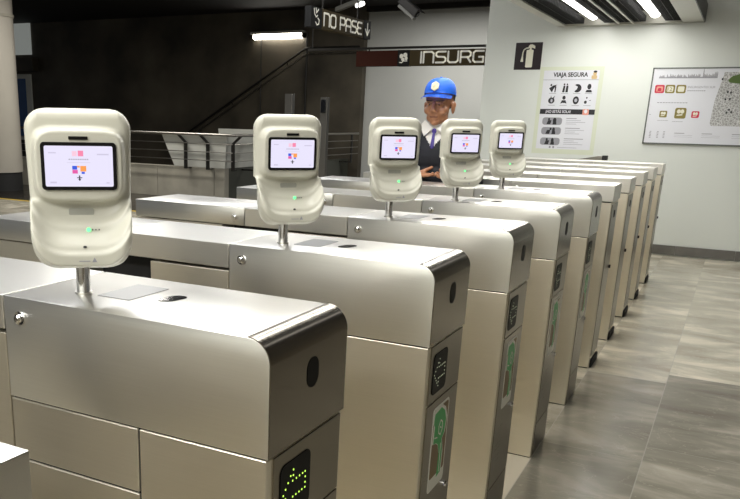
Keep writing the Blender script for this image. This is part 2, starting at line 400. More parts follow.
LEDS = [(.091, .845), (.091, .834), (.081, .836), (.089, .824), (.103, .824), (.115, .824), (.127, .824), (.137, .824), (.072, .826), (.063, .817), (.055, .808),
        (.138, .813), (.138, .802), (.138, .792), (.126, .792), (.115, .792), (.103, .792), (.091, .792), (.063, .799), (.072, .790), (.081, .781), (.091, .771), (.091, .782)]

def make_round_cab():
    t = thing('turnstile_cabinet', '', 'turnstile')
    h = obj('right_hood', slab(hood_pts(XS + 0.0015, 0, HB + 0.002, H, 0.043), 0, W), M['steel'], t, smooth=30)
    h['label'] = 'deep rounded steel hood'
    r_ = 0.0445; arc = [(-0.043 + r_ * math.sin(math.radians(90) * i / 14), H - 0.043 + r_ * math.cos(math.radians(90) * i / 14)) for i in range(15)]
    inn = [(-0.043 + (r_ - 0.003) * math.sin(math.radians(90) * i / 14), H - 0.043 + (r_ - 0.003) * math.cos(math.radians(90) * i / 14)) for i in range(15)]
    ec = obj('end_cover', slab(arc + [(0.0015, HB + 0.003), (-0.0015, HB + 0.003)] + inn[::-1], 0.0016, W - 0.0016, 0), M['steel_end2'], t, smooth=30)  # thin skin added to carry the hood end's shade as colour
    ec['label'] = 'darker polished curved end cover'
    sn = obj('sensor_window', prism(bmesh.new(), rrect(0.132, 0.176, 0.981, 1.037, 0.021, 8), (0.0014, 0, 0), YW_, ZW, 0.0012), M['display_black'], t)
    obj('middle_hood', slab(hood_pts(-1.030, XS - 0.0015, 1.032, H, 0), 0, W), M['steel'], t)
    obj('left_hood', slab(hood_pts(-L, -1.033, 1.032, H, 0, True), 0, W), M['steel'], t, smooth=30)
    # lower shells
    obj('core', B(-0.59, -0.008, 0.006, W - 0.006, 0.0, 0.90), M['black'], t)
    obj('end_body_panel', B(-0.270, -0.003, 0.0012, W - 0.0012, 0.004, HB - 0.0015, 0.0015, 1), M['steel_body'], t)
    obj('side_panel', B(XS + 0.002, -0.274, 0.0012, W - 0.0012, 0.7645, HB - 0.0015, 0.0015, 1), M['steel_body'], t)
    obj('side_panel', B(XS + 0.002, -0.274, 0.0012, W - 0.0012, 0.004, 0.7605, 0.0015, 1), M['steel_body'], t)
    obj('middle_panel', B(-0.872, XS - 0.002, 0.0012, W - 0.0012, 0.004, 1.024, 0.002, 2), M['steel_body'], t)
    obj('barrier_housing', B(-1.14, -0.872, 0.09, W - 0.09, 0.0, 1.034), M['black'], t)
    obj('left_panel', B(-L + 0.003, -1.135, 0.0012, W - 0.0012, 0.004, 1.0285, 0.002, 2), M['steel_body'], t)
    # end face plates
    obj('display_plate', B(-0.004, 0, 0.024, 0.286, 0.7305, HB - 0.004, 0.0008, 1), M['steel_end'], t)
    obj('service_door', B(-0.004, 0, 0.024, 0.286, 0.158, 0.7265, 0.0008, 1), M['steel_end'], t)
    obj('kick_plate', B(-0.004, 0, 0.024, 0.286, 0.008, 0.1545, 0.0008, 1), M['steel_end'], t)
    d = obj('led_display', prism(bmesh.new(), rrect(0.045, 0.158, 0.752, 0.864, 0.016), (0.0002, 0, 0), YW_, ZW, 0.0015), M['display_black'], t)
    lb = bmesh.new()
    for y, z in LEDS: prism(lb, ellipse(y, z - 0.0005, 0.0019, 0.0019, 8), (0.0018, 0, 0), YW_, ZW, 0.0006)
    obj('led_arrow', lb, M['led_lime'], d)
    # pictogram sticker
    y0, y1, z0, z1 = 0.080, 0.216, 0.455, 0.705
    s = obj('pictogram_sticker', prism(bmesh.new(), rrect(y0, y1, z0, z1, 0.014), (0.0002, 0, 0), YW_, ZW, 0.0008), M['sticker_white'], t)
    obj('brown_field', prism(bmesh.new(), rrect(y0 + 0.007, y1 - 0.007, z0 + 0.040, z1 - 0.007, 0.009), (0.001, 0, 0), YW_, ZW, 0.0003), M['sticker_brown'], s)
    f = [(.12, .58), (.14, .78), (.06, .82), (.10, .93), (.50, .955), (.74, .88), (.86, .76), (.80, .60), (.66, .55), (.76, .40), (.74, .13), (.50, .11), (.54, .40), (.44, .52), (.30, .56)]
    w_, h_ = y1 - y0, z1 - z0; cx, cy = .48, .56
    P = lambda k: [(y0 + (cx + (a - cx) * k) * w_, z0 + (cy + (b - cy) * (1 + (k - 1) * .6)) * h_) for a, b in f]
    obj('figure_outline', prism(bmesh.new(), P(1.16), (0.0013, 0, 0), YW_, ZW, 0.0003), M['sticker_white'], s)
    obj('green_figure', prism(bmesh.new(), P(0.98), (0.0016, 0, 0), YW_, ZW, 0.0003), M['sticker_green'], s)
    fb = bmesh.new(); strokes(fb, [[(y0 + w_ * a, z0 + h_ * b) for a, b in pl] for pl in
        ([(.40, .74), (.50, .80), (.62, .76), (.64, .68), (.54, .62), (.42, .66), (.40, .74)], [(.50, .72), (.56, .70)], [(.62, .50), (.64, .16)], [(.18, .64), (.34, .62)])], 0.004, (0.0019, 0, 0), YW_, ZW, 0.0003)
    obj('white_mark', fb, M['sticker_white'], s)
    k = bmesh.new(); tube(k, [(0, 0.232, 0.431), (0.006, 0.232, 0.431), (0.010, 0.232, 0.431)], [0.010, 0.010, 0.007], 16)
    obj('door_lock', k, M['chrome'], t, smooth=True)
    obj('screw', screw_bm(-0.553, 1.060, 0.0), M['chrome'], t, smooth=30)
    obj('screw', screw_bm(-1.076, 1.062, 0.0), M['chrome'], t, smooth=30)
    # card pad and slot on the top
    M.setdefault('pad', mat('brushed_grey_pad', (0.32, 0.32, 0.32), 0.3, 0.6))
    obj('card_pad', prism(bmesh.new(), rrect(-0.446, -0.366, 0.100, 0.228, 0.003), (0, 0, H + 0.0001), XW, YW_, 0.0008), M['pad'], t)
    obj('card_slot', prism(bmesh.new(), [(x * 1.0 - 0.3085 + y * 0.2, y * 1.0 + 0.160) for x, y in rrect(-0.017, 0.017, -0.029, 0.029, 0.016, 6)], (0, 0, H + 0.0001), XW, YW_, 0.001), M['gloss_black'], t)
    return t

def make_square_cab():
    t = thing('turnstile_cabinet', '', 'turnstile')
    obj('right_hood', slab(hood_pts(XS + 0.0015, 0, 1.008, H, 0), 0, W), M['steel'], t)
    obj('middle_hood', slab(hood_pts(-1.030, XS - 0.0015, 1.008, H, 0), 0, W), M['steel'], t)
    obj('left_hood', slab(hood_pts(-L, -1.033, 1.008, H, 0), 0, W), M['steel'], t)
    obj('core', B(-L + 0.012, -0.014, 0.010, W - 0.010, 0.0, 1.012), M['black'], t)
    obj('end_body_panel', B(-0.595, -0.006, 0.006, W - 0.006, 0.006, 1.002, 0.0015, 1), M['steel_body'], t)
    obj('middle_panel', B(-0.872, -0.599, 0.006, W - 0.006, 0.006, 1.002, 0.0015, 1), M['steel_body'], t)
    obj('left_panel', B(-L + 0.006, -1.135, 0.006, W - 0.006, 0.006, 1.002, 0.0015, 1), M['steel_body'], t)
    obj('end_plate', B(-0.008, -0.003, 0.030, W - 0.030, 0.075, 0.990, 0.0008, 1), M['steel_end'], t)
    obj('foot', B(-0.010, 0.006, 0.035, W - 0.03, 0.0, 0.050, 0.004, 2), M['rubber'], t)
    obj('sensor_lens', prism(bmesh.new(), ellipse(0.15, 0.93, 0.016, 0.022), (-0.003, 0, 0), YW_, ZW, 0.003), M['display_black'], t)
    k = bmesh.new(); tube(k, [(-0.004, 0.245, 0.60), (0.008, 0.245, 0.60)], 0.011, 14)
    obj('lock', k, M['rubber'], t, smooth=True)
    obj('screw', screw_bm(-0.553, 1.060, 0.0), M['chrome'], t, smooth=30)
    return t
RC = make_round_cab(); SQ = make_square_cab()
RLAB = ['nearest full stainless turnstile with a lit green arrow display, front of the row', 'second rounded stainless turnstile, its whole white and green pictogram sticker in view',
        'third rounded stainless turnstile back, with the middle card reader on top', 'fourth rounded stainless turnstile, its foot and kick plate visible on the tiles', 'fifth and farthest rounded-end stainless turnstile, just in front of the guard']
GR = 'stainless turnstiles standing in a row'
for i in range(5):
    o = RC if i == 0 else dup(RC, (0, YS[i], 0))
    if i:
        for c in o.children:
            for g in c.children:
                if g.name.startswith('led_arrow'): g.material_slots[0].link = 'OBJECT'; g.material_slots[0].material = M['led_dim']
    tag(o, RLAB[i], 'turnstile', GR)
SLAB = ['square-ended turnstile just behind the guard, nearest of the five far ones', 'square-ended turnstile, second of the five readerless ones beyond the guard', 'square-ended turnstile in the middle of the five readerless ones beyond the guard',
        'square-ended turnstile second from the white wall', 'farthest square-ended turnstile of the row, closest to the white wall']
for i in range(5):
    o = SQ if i == 0 else dup(SQ, (0, 0, 0))
    o.location = (0, YS[5 + i], 0)
    tag(o, SLAB[i], 'turnstile', GR)
o = dup(SQ, (0, -0.807, 0)); tag(o, 'square turnstile corner cut off by the bottom left of the photo', 'turnstile', GR)

# ------------------------------------------------------------------ card readers
def interp(tab, x):
    for (a, b), (c, d) in zip(tab, tab[1:]):
        if x <= c:
            f = (x - a) / (c - a); f = max(0, f); f = f * f * (3 - 2 * f); return b + (d - b) * f
    return tab[-1][1]
RH = 0.297
def hw(z):   # half width of the outline at height z
    base = 0.090 + 0.007 * (z / RH)
    rt, rb = 0.040, 0.050
    if z > RH - rt: base -= rt - math.sqrt(max(0, rt * rt - (z - RH + rt) ** 2))
    if z < rb: base -= (rb - math.sqrt(max(0, rb * rb - (rb - z) ** 2))) * 0.85
    return base
def fd(x, z):  # how far the front face stands out from the back plane
    ze = z - 0.050 * (abs(x) / 0.092) ** 4 if z < 0.13 else z
    ze2 = max(0.0, ze)
    spine = interp([(0.0, 0.086), (0.010, 0.102), (0.030, 0.102), (0.040, 0.093), (0.075, 0.066), (0.098, 0.048), (0.112, 0.044), (RH, 0.046)], ze2)
    if z < 0.012: spine -= (0.012 - z) * 1.2
    # screen pod: a pillow standing proud of the housing
    px, pz = abs(x) / 0.084, abs(z - 0.194) / 0.070
    q = (px ** 5 + pz ** 5) ** 0.2
    pod = 1 - max(0, min(1, (q - 0.90) / 0.13)); pod = pod * pod * (3 - 2 * pod)
    # the pod's top fades back into the housing
    return spine + 0.026 * pod
def side_w(x, z):
    h = hw(z); r = 0.020
    e = min(h - abs(x), (RH - z), z * 1.2 + 0.004)
    if e < r: return r - math.sqrt(max(0, r * r - (r - e) ** 2))
    return 0
def housing_bm():
    bm = bmesh.new(); NX, NZ = 64, 84
    zs = [RH * (0.5 - 0.5 * math.cos(math.pi * j / NZ)) * 0.5 + RH * j / NZ * 0.5 for j in range(NZ + 1)]
    us = [math.sin(math.pi / 2 * (2 * i / NX - 1)) * 0.5 + (2 * i / NX - 1) * 0.5 for i in range(NX + 1)]
    F = [[bm.verts.new((u * hw(z), -(fd(u * hw(z), z) - side_w(u * hw(z), z)), z)) for u in us] for z in zs]
    Bk = []
    for z in zs:
        row = []
        for u in us:
            x = u * hw(z); e = side_w(x, z); row.append(bm.verts.new((x * 0.80, e * 0.3, RH / 2 + (z - RH / 2) * 0.90)))
        Bk.append(row)
    for j in range(NZ):
        for i in range(NX):
            bm.faces.new((F[j][i], F[j][i + 1], F[j + 1][i + 1], F[j + 1][i])); bm.faces.new((Bk[j][i], Bk[j + 1][i], Bk[j + 1][i + 1], Bk[j][i + 1]))
        bm.faces.new((F[j][0], F[j + 1][0], Bk[j + 1][0], Bk[j][0])); bm.faces.new((F[j][NX], Bk[j][NX], Bk[j + 1][NX], F[j + 1][NX]))
    for i in range(NX):
        bm.faces.new((F[0][i], Bk[0][i], Bk[0][i + 1], F[0][i + 1])); bm.faces.new((F[NZ][i], F[NZ][i + 1], Bk[NZ][i + 1], Bk[NZ][i]))
    return bm
def rprism(pts, d, depth): # on the reader's front: x right, z up, standing out along -y
    return prism(bmesh.new(), pts, (0, -d, 0), (1, 0, 0), (0, 0, 1), depth)
def make_reader():
    t = thing('card_reader', '', 'card reader')
    z0 = 0.058   # housing starts this far above the cabinet top
    hs = obj('housing', housing_bm(), M['cream'], t, smooth='all', loc=(0.003, 0.022, z0)); hs.scale = (1, 1, 0.972)
    D = 0.072
    obj('bezel', rprism(rrect(-0.067, 0.067, 0.150, 0.237, 0.007), D - 0.001, 0.0035), M['gloss_black'], hs)
    sc = obj('screen', rprism(rrect(-0.0605, 0.0605, 0.1565, 0.2305, 0.003), D + 0.0026, 0.0005), M['screen'], hs)
    obj('camera_slot', rprism(rrect(-0.017, 0.017, 0.2415, 0.2475, 0.001), 0.060, 0.0135), M['gloss_black'], hs)
    def flat(name, polys, m, dd=0.0034):
        polys = [[(a * 0.95, b * 0.97 - 0.0005) for a, b in p] for p in polys]
        bm = bmesh.new()
        for p in polys: prism(bm, p, (0, -(D + dd), 0), (1, 0, 0), (0, 0, 1), 0.0003)
        o_ = obj(name, bm, m, t, loc=(0.003, 0.022, z0)); o_.scale = (1, 1, 0.972)
        return o_
    R4 = lambda a, b, c, d: [(a, c), (b, c), (b, d), (a, d)]
    flat('screen_icon', [R4(-0.0125, -0.0035, 0.2190, 0.2285)], M['s_pale'])
    flat('screen_icon', [R4(-0.0015, 0.0085, 0.2190, 0.2295)], M['s_pink'])
    txt = [R4(-0.019 + k * 0.0042, -0.0160 + k * 0.0042, 0.2120, 0.2142) for k in range(9)]
    flat('screen_writing', txt, M['s_grey'])
    for q in (R4(-0.022, 0.021, 0.2068, 0.2076), R4(-0.056, -0.042, 0.2240, 0.2262), R4(0.034, 0.056, 0.2215, 0.2240), R4(-0.055, -0.043, 0.1680, 0.1712), R4(0.050, 0.056, 0.1680, 0.1705)): flat('screen_caption', [q], M['s_lilac'])
    flat('screen_picture', [R4(-0.013, -0.004, 0.1940, 0.2010), R4(0.004, 0.010, 0.1860, 0.1900)], M['s_blue'])
    flat('screen_picture', [R4(0.002, 0.013, 0.1905, 0.2010), R4(-0.004, 0.001, 0.1980, 0.2010)], M['s_orange'])
    flat('screen_picture', [R4(-0.013, -0.003, 0.1865, 0.1935)], M['s_mag'])
    flat('screen_arrow', [R4(-0.0012, 0.0012, 0.1740, 0.1830), R4(-0.005, 0.005, 0.1780, 0.1795), [(-0.003, 0.1765), (0, 0.1725), (0.003, 0.1765)]], M['s_dark'])
    # name plate, lamp, dots, button, mark: seated on the sloping face
    def at(x, z): return fd(x, z)
    obj('name_plate', rprism(rrect(-0.023, 0.023, 0.100, 0.113, 0.003), at(0, .106) - 0.002, 0.004), M['cream_dim'], hs)
    nl = bmesh.new(); sl = math.atan2(fd(0.015, 0.068) - fd(0.015, 0.080), 0.012)
    uy = (0, math.sin(sl), math.cos(sl)); n_ = Vector((1, 0, 0)).cross(Vector(uy))
    def on_slope(bm, x, z, rx, ry):
        c = Vector((x, -fd(x, z), z)); prism(bm, ellipse(0, 0, rx, ry, 14), c - n_ * 0.001, (1, 0, 0), uy, 0.0028)
        return bm
    obj('status_led', on_slope(nl, 0.012, 0.074, 0.0038, 0.0038), M['led_green'], hs)
    nd = bmesh.new()
    for k in range(3): on_slope(nd, 0.019 + k * 0.006, 0.074, 0.0013, 0.0013)
    obj('status_dots', nd, M['ink'], hs)
    obj('button', on_slope(bmesh.new(), 0.004, 0.045, 0.0035, 0.0022), M['ink'], hs)
    mk = bmesh.new(); d = fd(0.01, 0.022)
    prism(mk, [(0.016, 0.018), (0.025, 0.018), (0.0205, 0.027)], (0, -d + 0.001, 0), (1, 0, 0), (0, 0, 1), 0.0022)
    strokes(mk, [[(-0.007, 0.020), (0.012, 0.020)]], 0.0016, (0, -d + 0.001, 0), (1, 0, 0), (0, 0, 1), 0.0022)
    obj('maker_mark', mk, M['ink_grey'], hs)
    p = bmesh.new(); tube(p, [(0, 0, 0), (0, 0, 0.075)], 0.0135, 24)
    obj('pole', p, M['chrome'], t, smooth=True)
    c = bmesh.new(); tube(c, [(0, 0, 0), (0, 0, 0.004)], 0.017, 24); obj('pole_collar', c, M['steel'], t, smooth=30)
    return t
RD = make_reader()
DLAB = ['largest cream card reader, nearest the camera, on a chrome pole', 'cream card reader on the second turnstile, with a green light above its lip', 'cream card reader on a pole to the left of the guard, third from the front',
        'cream card reader on a pole covering the guard\'s left shoulder, fourth from the front', 'smallest and farthest cream card reader, right of the guard']
ANG = [42, 47, 40, 41, 36]
for i in range(5):
    loc = (-0.479, YS[i] + 0.100, H + 0.0002)
    if i == 0: RD.location = loc; RD.rotation_euler = (0, 0, math.radians(ANG[0])); o = RD
    else: o = dup(RD, loc, math.radians(ANG[i]))
    tag(o, DLAB[i], 'card reader', 'cream card readers on the turnstiles')

# ------------------------------------------------------------------ wall signs (wall_right, y = 9.2)
yw = 9.1999
def wall_sign(name, label, cat, x0, x1, z0, z1, m, th=0.006, r=0.0):
    t = thing(name, label, cat, ((x0 + x1) / 2, yw, (z0 + z1) / 2))
    hx, hz = (x1 - x0) / 2, (z1 - z0) / 2
    return t, hx, hz
def wflat(name, t, polys, m, d, th=0.0004):
    bm = bmesh.new()
    for p in polys: prism(bm, p, (0, -d, 0), XW, ZW, th)
    return obj(name, bm, m, t)
# extinguisher sign
t, hx, hz = wall_sign('extinguisher_sign', 'dark square fire extinguisher sign on the white wall', 'sign', -1.930, -1.621, 2.033, 2.334, None)
obj('plate', B(-hx, hx, -0.005, 0, -hz, hz, 0.001, 1), M['sign_dark'], t)
wflat('extinguisher_pictogram', t, [rrect(-0.024, 0.056, -0.125, 0.070, 0.012), [(0.006, 0.068), (0.034, 0.068), (0.030, 0.095), (0.012, 0.095)],
      [(-0.006, 0.108), (0.010, 0.128), (0.040, 0.128), (0.070, 0.112), (0.072, 0.080), (0.040, 0.092), (0.0, 0.092)]], M['ink_cream'], 0.0051)
hb = bmesh.new(); strokes(hb, [[(0.0, 0.092), (-0.030, 0.088), (-0.055, 0.070), (-0.064, 0.040), (-0.066, 0.0)]], 0.014, (0, -0.0052, 0), XW, ZW, 0.0004)
prism(hb, [(-0.074, 0.0), (-0.058, 0.0), (-0.052, -0.062), (-0.084, -0.062)], (0, -0.0052, 0), XW, ZW, 0.0004)
obj('hose_pictogram', hb, M['ink_cream'], t)
# safety poster
t, hx, hz = wall_sign('safety_poster', 'white paper safety poster with black icons and a black band', 'poster', -1.57, -0.955, 1.140, 2.022, None)
obj('tape_border', B(-hx - 0.045, hx + 0.045, -0.0012, 0, -hz - 0.055, hz + 0.04), M['poster_edge'], t)
obj('paper', B(-hx, hx, -0.003, -0.001, -hz, hz), M['paper'], t)
d = 0.0031
text('poster_title', t, 'VIAJA SEGURA', 0.046, (-0.20, -d, 0.372), XW, ZW, M['ink'], width=0.385, bold=0.03)
wflat('title_rule', t, [[(-hx, 0.335), (hx, 0.335), (hx, 0.340), (-hx, 0.340)]], M['ink_grey'], d)
wflat('person_pictogram', t, [rrect(0.225, 0.285, 0.345, 0.385, 0.01), ellipse(0.258, 0.405, 0.020, 0.026)], M['ink_tan'], d)
wflat('person_hair', t, [ellipse(0.260, 0.425, 0.020, 0.012)], M['ink'], d + 0.0004)
ic = []; ln = []
for r_, z in enumerate((0.245, 0.112)):
    for c_, x in enumerate((-0.185, -0.050, 0.085, 0.215)):
        k = r_ * 4 + c_
        ln.append([(x - 0.04, z - 0.060), (x + 0.04, z - 0.060), (x + 0.04, z - 0.055), (x - 0.04, z - 0.055)])
        if k == 0: ic += [ellipse(x - .025, z + .035, .010, .012), [(x - .045, z), (x, z + .03), (x + .04, z + .04), (x + .01, z), (x - .01, z - .045), (x - .025, z - .03)], [(x + .02, z + .02), (x + .035, z + .02), (x + .03, z - .045), (x + .018, z - .045)]]
        elif k == 1: ic += [ellipse(x - .012, z + .042, .009, .011), ellipse(x + .02, z + .042, .008, .010), [(x - .03, z - .045), (x - .02, z + .028), (x + .0, z + .028), (x - .004, z - .045)], [(x + .006, z - .045), (x + .012, z + .028), (x + .034, z + .028), (x + .034, z - .045)]]
        elif k == 2: ic += [[(x + .046 * math.cos(a), z + .046 * math.sin(a)) for a in [math.radians(q) for q in range(-130, 131, 20)]] + [(x + .005, z + .015), (x - .004, z - .01)]]
        elif k == 3: ic += [ellipse(x, z + .018, .022, .030), [(x - .036, z - .045), (x - .026, z - .018), (x + .026, z - .018), (x + .036, z - .045)]]
        elif k == 4: ic += [ellipse(x - .005, z - .005, .036, .034), [(x - .02, z + .02), (x - .012, z + .052), (x - .004, z + .02)], [(x + .004, z + .02), (x + .03, z + .05), (x + .022, z + .012)]]
        elif k == 5: ic += [ellipse(x, z + .028, .018, .022), [(x - .036, z - .038), (x - .02, z), (x + .02, z), (x + .036, z - .038), (x + .012, z - .030), (x - .012, z - .030)]]
        elif k == 6: ic += [ellipse(x, z, .034, .044)]
        else: ic += [ellipse(x - .022, z - .02, .015, .018), ellipse(x - .012, z + .028, .008, .010), [(x + .012, z), (x + .036, z + .006), (x + .03, z - .004)]]
for q in ic: wflat('icon_shape', t, [q], M['ink'], d)
for q in ln: wflat('icon_caption', t, [q], M['ink_grey'], d)
x, z = 0.085, 0.112
for q in (ellipse(x, z, .016, .020), ellipse(-0.185 - .002, z - .006, .012, .020)): wflat('icon_centre', t, [q], M['ink_pale'], d + 0.0004)
bd = wflat('black_band', t, [[(-hx + .002, -0.045), (hx + .002, -0.045), (hx + .002, 0.012), (-hx + .002, 0.012)]], M['ink'], d)
text('band_writing', t, '\u00a1NO EST\u00c1S SOLA!', 0.030, (-0.24, -d - 0.0005, -0.030), XW, ZW, M['paper'], width=0.285, bold=0.02)
wflat('band_emblem', t, [rrect(0.175, 0.245, -0.05, 0.016, 0.012)], M['ink_salmon'], d + 0.0005)
wflat('band_emblem_mark', t, [ellipse(0.210, -0.010, 0.018, 0.022)], M['paper'], d + 0.001)
pl = []; dk = []; cl = []
for k, z in enumerate((-0.125, -0.235, -0.355)):
    pl.append(rrect(-0.265, -0.040, z - 0.042, z + 0.042, 0.03))
    dk += [ellipse(-0.19 + 0.03 * (k == 1), z + .022, .012, .015), [(-0.215, z - .035), (-0.20, z + .008), (-0.16, z + .012), (-0.17, z - .035)],
           ellipse(-0.125, z + .010, .016 + .004 * (k == 0), .030), [(-0.145, z - .038), (-0.140, z - .002), (-0.105, z - .002), (-0.1, z - .038)]]
    for q in range(4):
        zz = z + 0.030 - q * 0.020; cl.append([(0.005, zz), (0.12 + 0.05 * ((q * 7 + k) % 3), zz), (0.12 + 0.05 * ((q * 7 + k) % 3), zz + (0.008 if q == 0 else 0.004)), (0.005, zz + (0.008 if q == 0 else 0.004))])
cl += [[(-0.06, -0.424), (0.16, -0.424), (0.16, -0.420), (-0.06, -0.420)], [(-0.155, -0.432), (-0.135, -0.432), (-0.135, -0.408), (-0.155, -0.408)], [(-0.115, -0.432), (-0.095, -0.432), (-0.095, -0.408), (-0.115, -0.408)]]
for q in pl: wflat('scene_panel', t, [q], M['ink_grey'], d)
for q in dk: wflat('scene_figure', t, [q], M['ink'], d + 0.0004)
wflat('fine_print', t, cl, M['ink_grey'], d)

# station information board
t, hx, hz = wall_sign('information_board', 'wide framed station map and information board on the white wall', 'information board', -0.398, 1.33, 1.236, 2.037, None)
obj('panel', B(-hx, hx, -0.018, 0, -hz, hz), M['paper'], t)
fb = bmesh.new()
box(fb, -hx - .004, hx + .004, -0.024, 0, hz - .010, hz + .004); box(fb, -hx - .004, hx + .004, -0.024, 0, -hz - .004, -hz + .012)
box(fb, -hx - .004, -hx + .010, -0.024, 0, -hz, hz); box(fb, hx - .010, hx + .004, -0.024, 0, -hz, hz)
M['frame_grey'] = mat('grey_frame', (0.13, 0.14, 0.13), 0.3, 0.5)
obj('frame', fb, M['frame_grey'], t)
d = 0.0182; cx0 = -(-0.398 + 1.33) / 2       # local x = world x + cx0
def bx_(x): return x + cx0
def bz_(z): return z - (1.236 + 2.037) / 2
# skyline
sk = [(bx_(-0.33), bz_(1.935))]; xq = -0.33; random.seed(3)
while xq < 0.235:
    hgt = random.uniform(0.006, 0.045) * (1.5 if xq > 0.12 else 1.0)
    if abs(xq - 0.10) < 0.006: hgt = 0.10
    if xq > 0.2 and random.random() < .5: hgt = 0.08
    sk += [(bx_(xq), bz_(1.935 + hgt)), (bx_(xq + 0.007), bz_(1.935 + hgt * 0.7)), (bx_(xq + 0.008), bz_(1.938))]; xq += 0.011
sk += [(bx_(0.24), bz_(1.935))]
bm = bmesh.new(); 
for i in range(1, len(sk) - 2): 
    a, b = sk[i], sk[i + 1]
    if b[0] - a[0] > 1e-5: prism(bm, [(a[0], bz_(1.93)), (b[0], bz_(1.93)), b, a], (0, -d, 0), XW, ZW, 0.0003)
obj('skyline_drawing', bm, M['ink_grey'], t)
for x, m1, m2 in ((-0.355, M['ink_red'], M['ink_salmon']), (-0.25, M['ink_olive'], M['ink_cream']), (-0.142, M['ink_olive'], M['ink_cream'])):
    wflat('line_emblem', t, [rrect(bx_(x), bx_(x + 0.096), bz_(1.775), bz_(1.862), 0.016)], m1, d)
    wflat('emblem_mark', t, [rrect(bx_(x + .016), bx_(x + .080), bz_(1.790), bz_(1.846), 0.012)], m2, d + 0.0004)
wflat('emblem_glyph', t, [ellipse(bx_(-0.307), bz_(1.815), .02, .016), [(bx_(-.33), bz_(1.795)), (bx_(-.285), bz_(1.795)), (bx_(-.285), bz_(1.803)), (bx_(-.33), bz_(1.803))]], M['ink_red'], d + 0.0008)
text('line_numeral', t, '12', 0.036, (bx_(-0.226), -d - 0.0008, bz_(1.800)), XW, ZW, M['ink_olive'], width=0.045)
text('station_name', t, 'INSURGENTES SUR', 0.022, (bx_(-0.03), -d, bz_(1.828)), XW, ZW, M['ink_grey'], width=0.265)
wflat('station_caption', t, [[(bx_(-.03 + k * .02), bz_(1.797)), (bx_(-.016 + k * .02), bz_(1.797)), (bx_(-.016 + k * .02), bz_(1.806)), (bx_(-.03 + k * .02), bz_(1.806))] for k in range(9)], M['ink_grey'], d)
wflat('small_heading', t, [[(bx_(-.31 + k * .028), bz_(1.672)), (bx_(-.29 + k * .028), bz_(1.672)), (bx_(-.29 + k * .028), bz_(1.680)), (bx_(-.31 + k * .028), bz_(1.680))] for k in range(11)], M['ink_grey'], d)
for x, z, s_, m1 in ((-0.270, 1.520, 0.076, M['ink_olive']), (-0.118, 1.520, 0.112, M['ink_olive']), (0.048, 1.520, 0.076, M['ink_red'])):
    wflat('line_emblem', t, [rrect(bx_(x), bx_(x + s_), bz_(z - (0.01 if s_ > .1 else 0)), bz_(z + s_ * 0.92), s_ * .16)], m1, d)
    wflat('emblem_mark', t, [ellipse(bx_(x + s_ * .34), bz_(z + s_ * .58), s_ * .17, s_ * .2), ellipse(bx_(x + s_ * .65), bz_(z + s_ * .58), s_ * .17, s_ * .2), [(bx_(x + s_ * .2), bz_(z + s_ * .16)), (bx_(x + s_ * .7), bz_(z + s_ * .22)), (bx_(x + s_ * .7), bz_(z + s_ * .34)), (bx_(x + s_ * .2), bz_(z + s_ * .28))]], M['ink_cream'], d + 0.0004)
fp = []
for (xa, n, zc) in ((-0.28, 6, 1.485), (-0.13, 6, 1.475), (-0.37, 1, 1.545)):
    fp += [[(bx_(xa + k * .018), bz_(zc)), (bx_(xa + .012 + k * .018), bz_(zc)), (bx_(xa + .012 + k * .018), bz_(zc + .006)), (bx_(xa + k * .018), bz_(zc + .006))] for k in range(n)]
for xa, ww in ((-0.09, 0.10), (0.18, 0.10), (0.47, 0.1), (0.8, 0.1)):
    fp += [[(bx_(xa), bz_(1.352)), (bx_(xa + ww), bz_(1.352)), (bx_(xa + ww), bz_(1.359)), (bx_(xa), bz_(1.359))]]
    fp += [[(bx_(xa + .0), bz_(1.352 - .018 * q)), (bx_(xa + ww * 1.8), bz_(1.352 - .018 * q)), (bx_(xa + ww * 1.8), bz_(1.354 - .018 * q)), (bx_(xa), bz_(1.354 - .018 * q))] for q in (1, 2)]
for xa in (-0.345, -0.27, -0.205):
    fp += [[(bx_(xa + (.0 if q % 2 else .006)), bz_(1.365 - .016 * q)), (bx_(xa + .02), bz_(1.365 - .016 * q)), (bx_(xa + .02), bz_(1.372 - .016 * q)), (bx_(xa), bz_(1.372 - .016 * q))] for q in range(5)]
wflat('fine_print', t, fp, M['ink_grey'], d)
wflat('street_map', t, [[(bx_(0.255), bz_(1.44)), (bx_(0.24), bz_(1.47)), (bx_(0.25), bz_(1.70)), (bx_(0.30), bz_(1.99)), (bx_(1.26), bz_(1.99)), (bx_(1.26), bz_(1.44))]], M['map'], d)
wflat('park_on_map', t, [[(bx_(.36), bz_(1.885)), (bx_(.345), bz_(1.91)), (bx_(.38), bz_(1.95)), (bx_(.46), bz_(1.975)), (bx_(.60), bz_(1.97)), (bx_(.62), bz_(1.88)), (bx_(.48), bz_(1.870))]], M['ink_green'], d + 0.0004)
for a, b in ((.29, 1.92), (.36, 1.79), (.39, 1.785), (.35, 1.715), (.39, 1.72), (.40, 1.61), (.425, 1.585), (.382, 1.58)): wflat('map_marker', t, [ellipse(bx_(a), bz_(b), .010, .012, 10)], M['ink'], d + 0.0004)

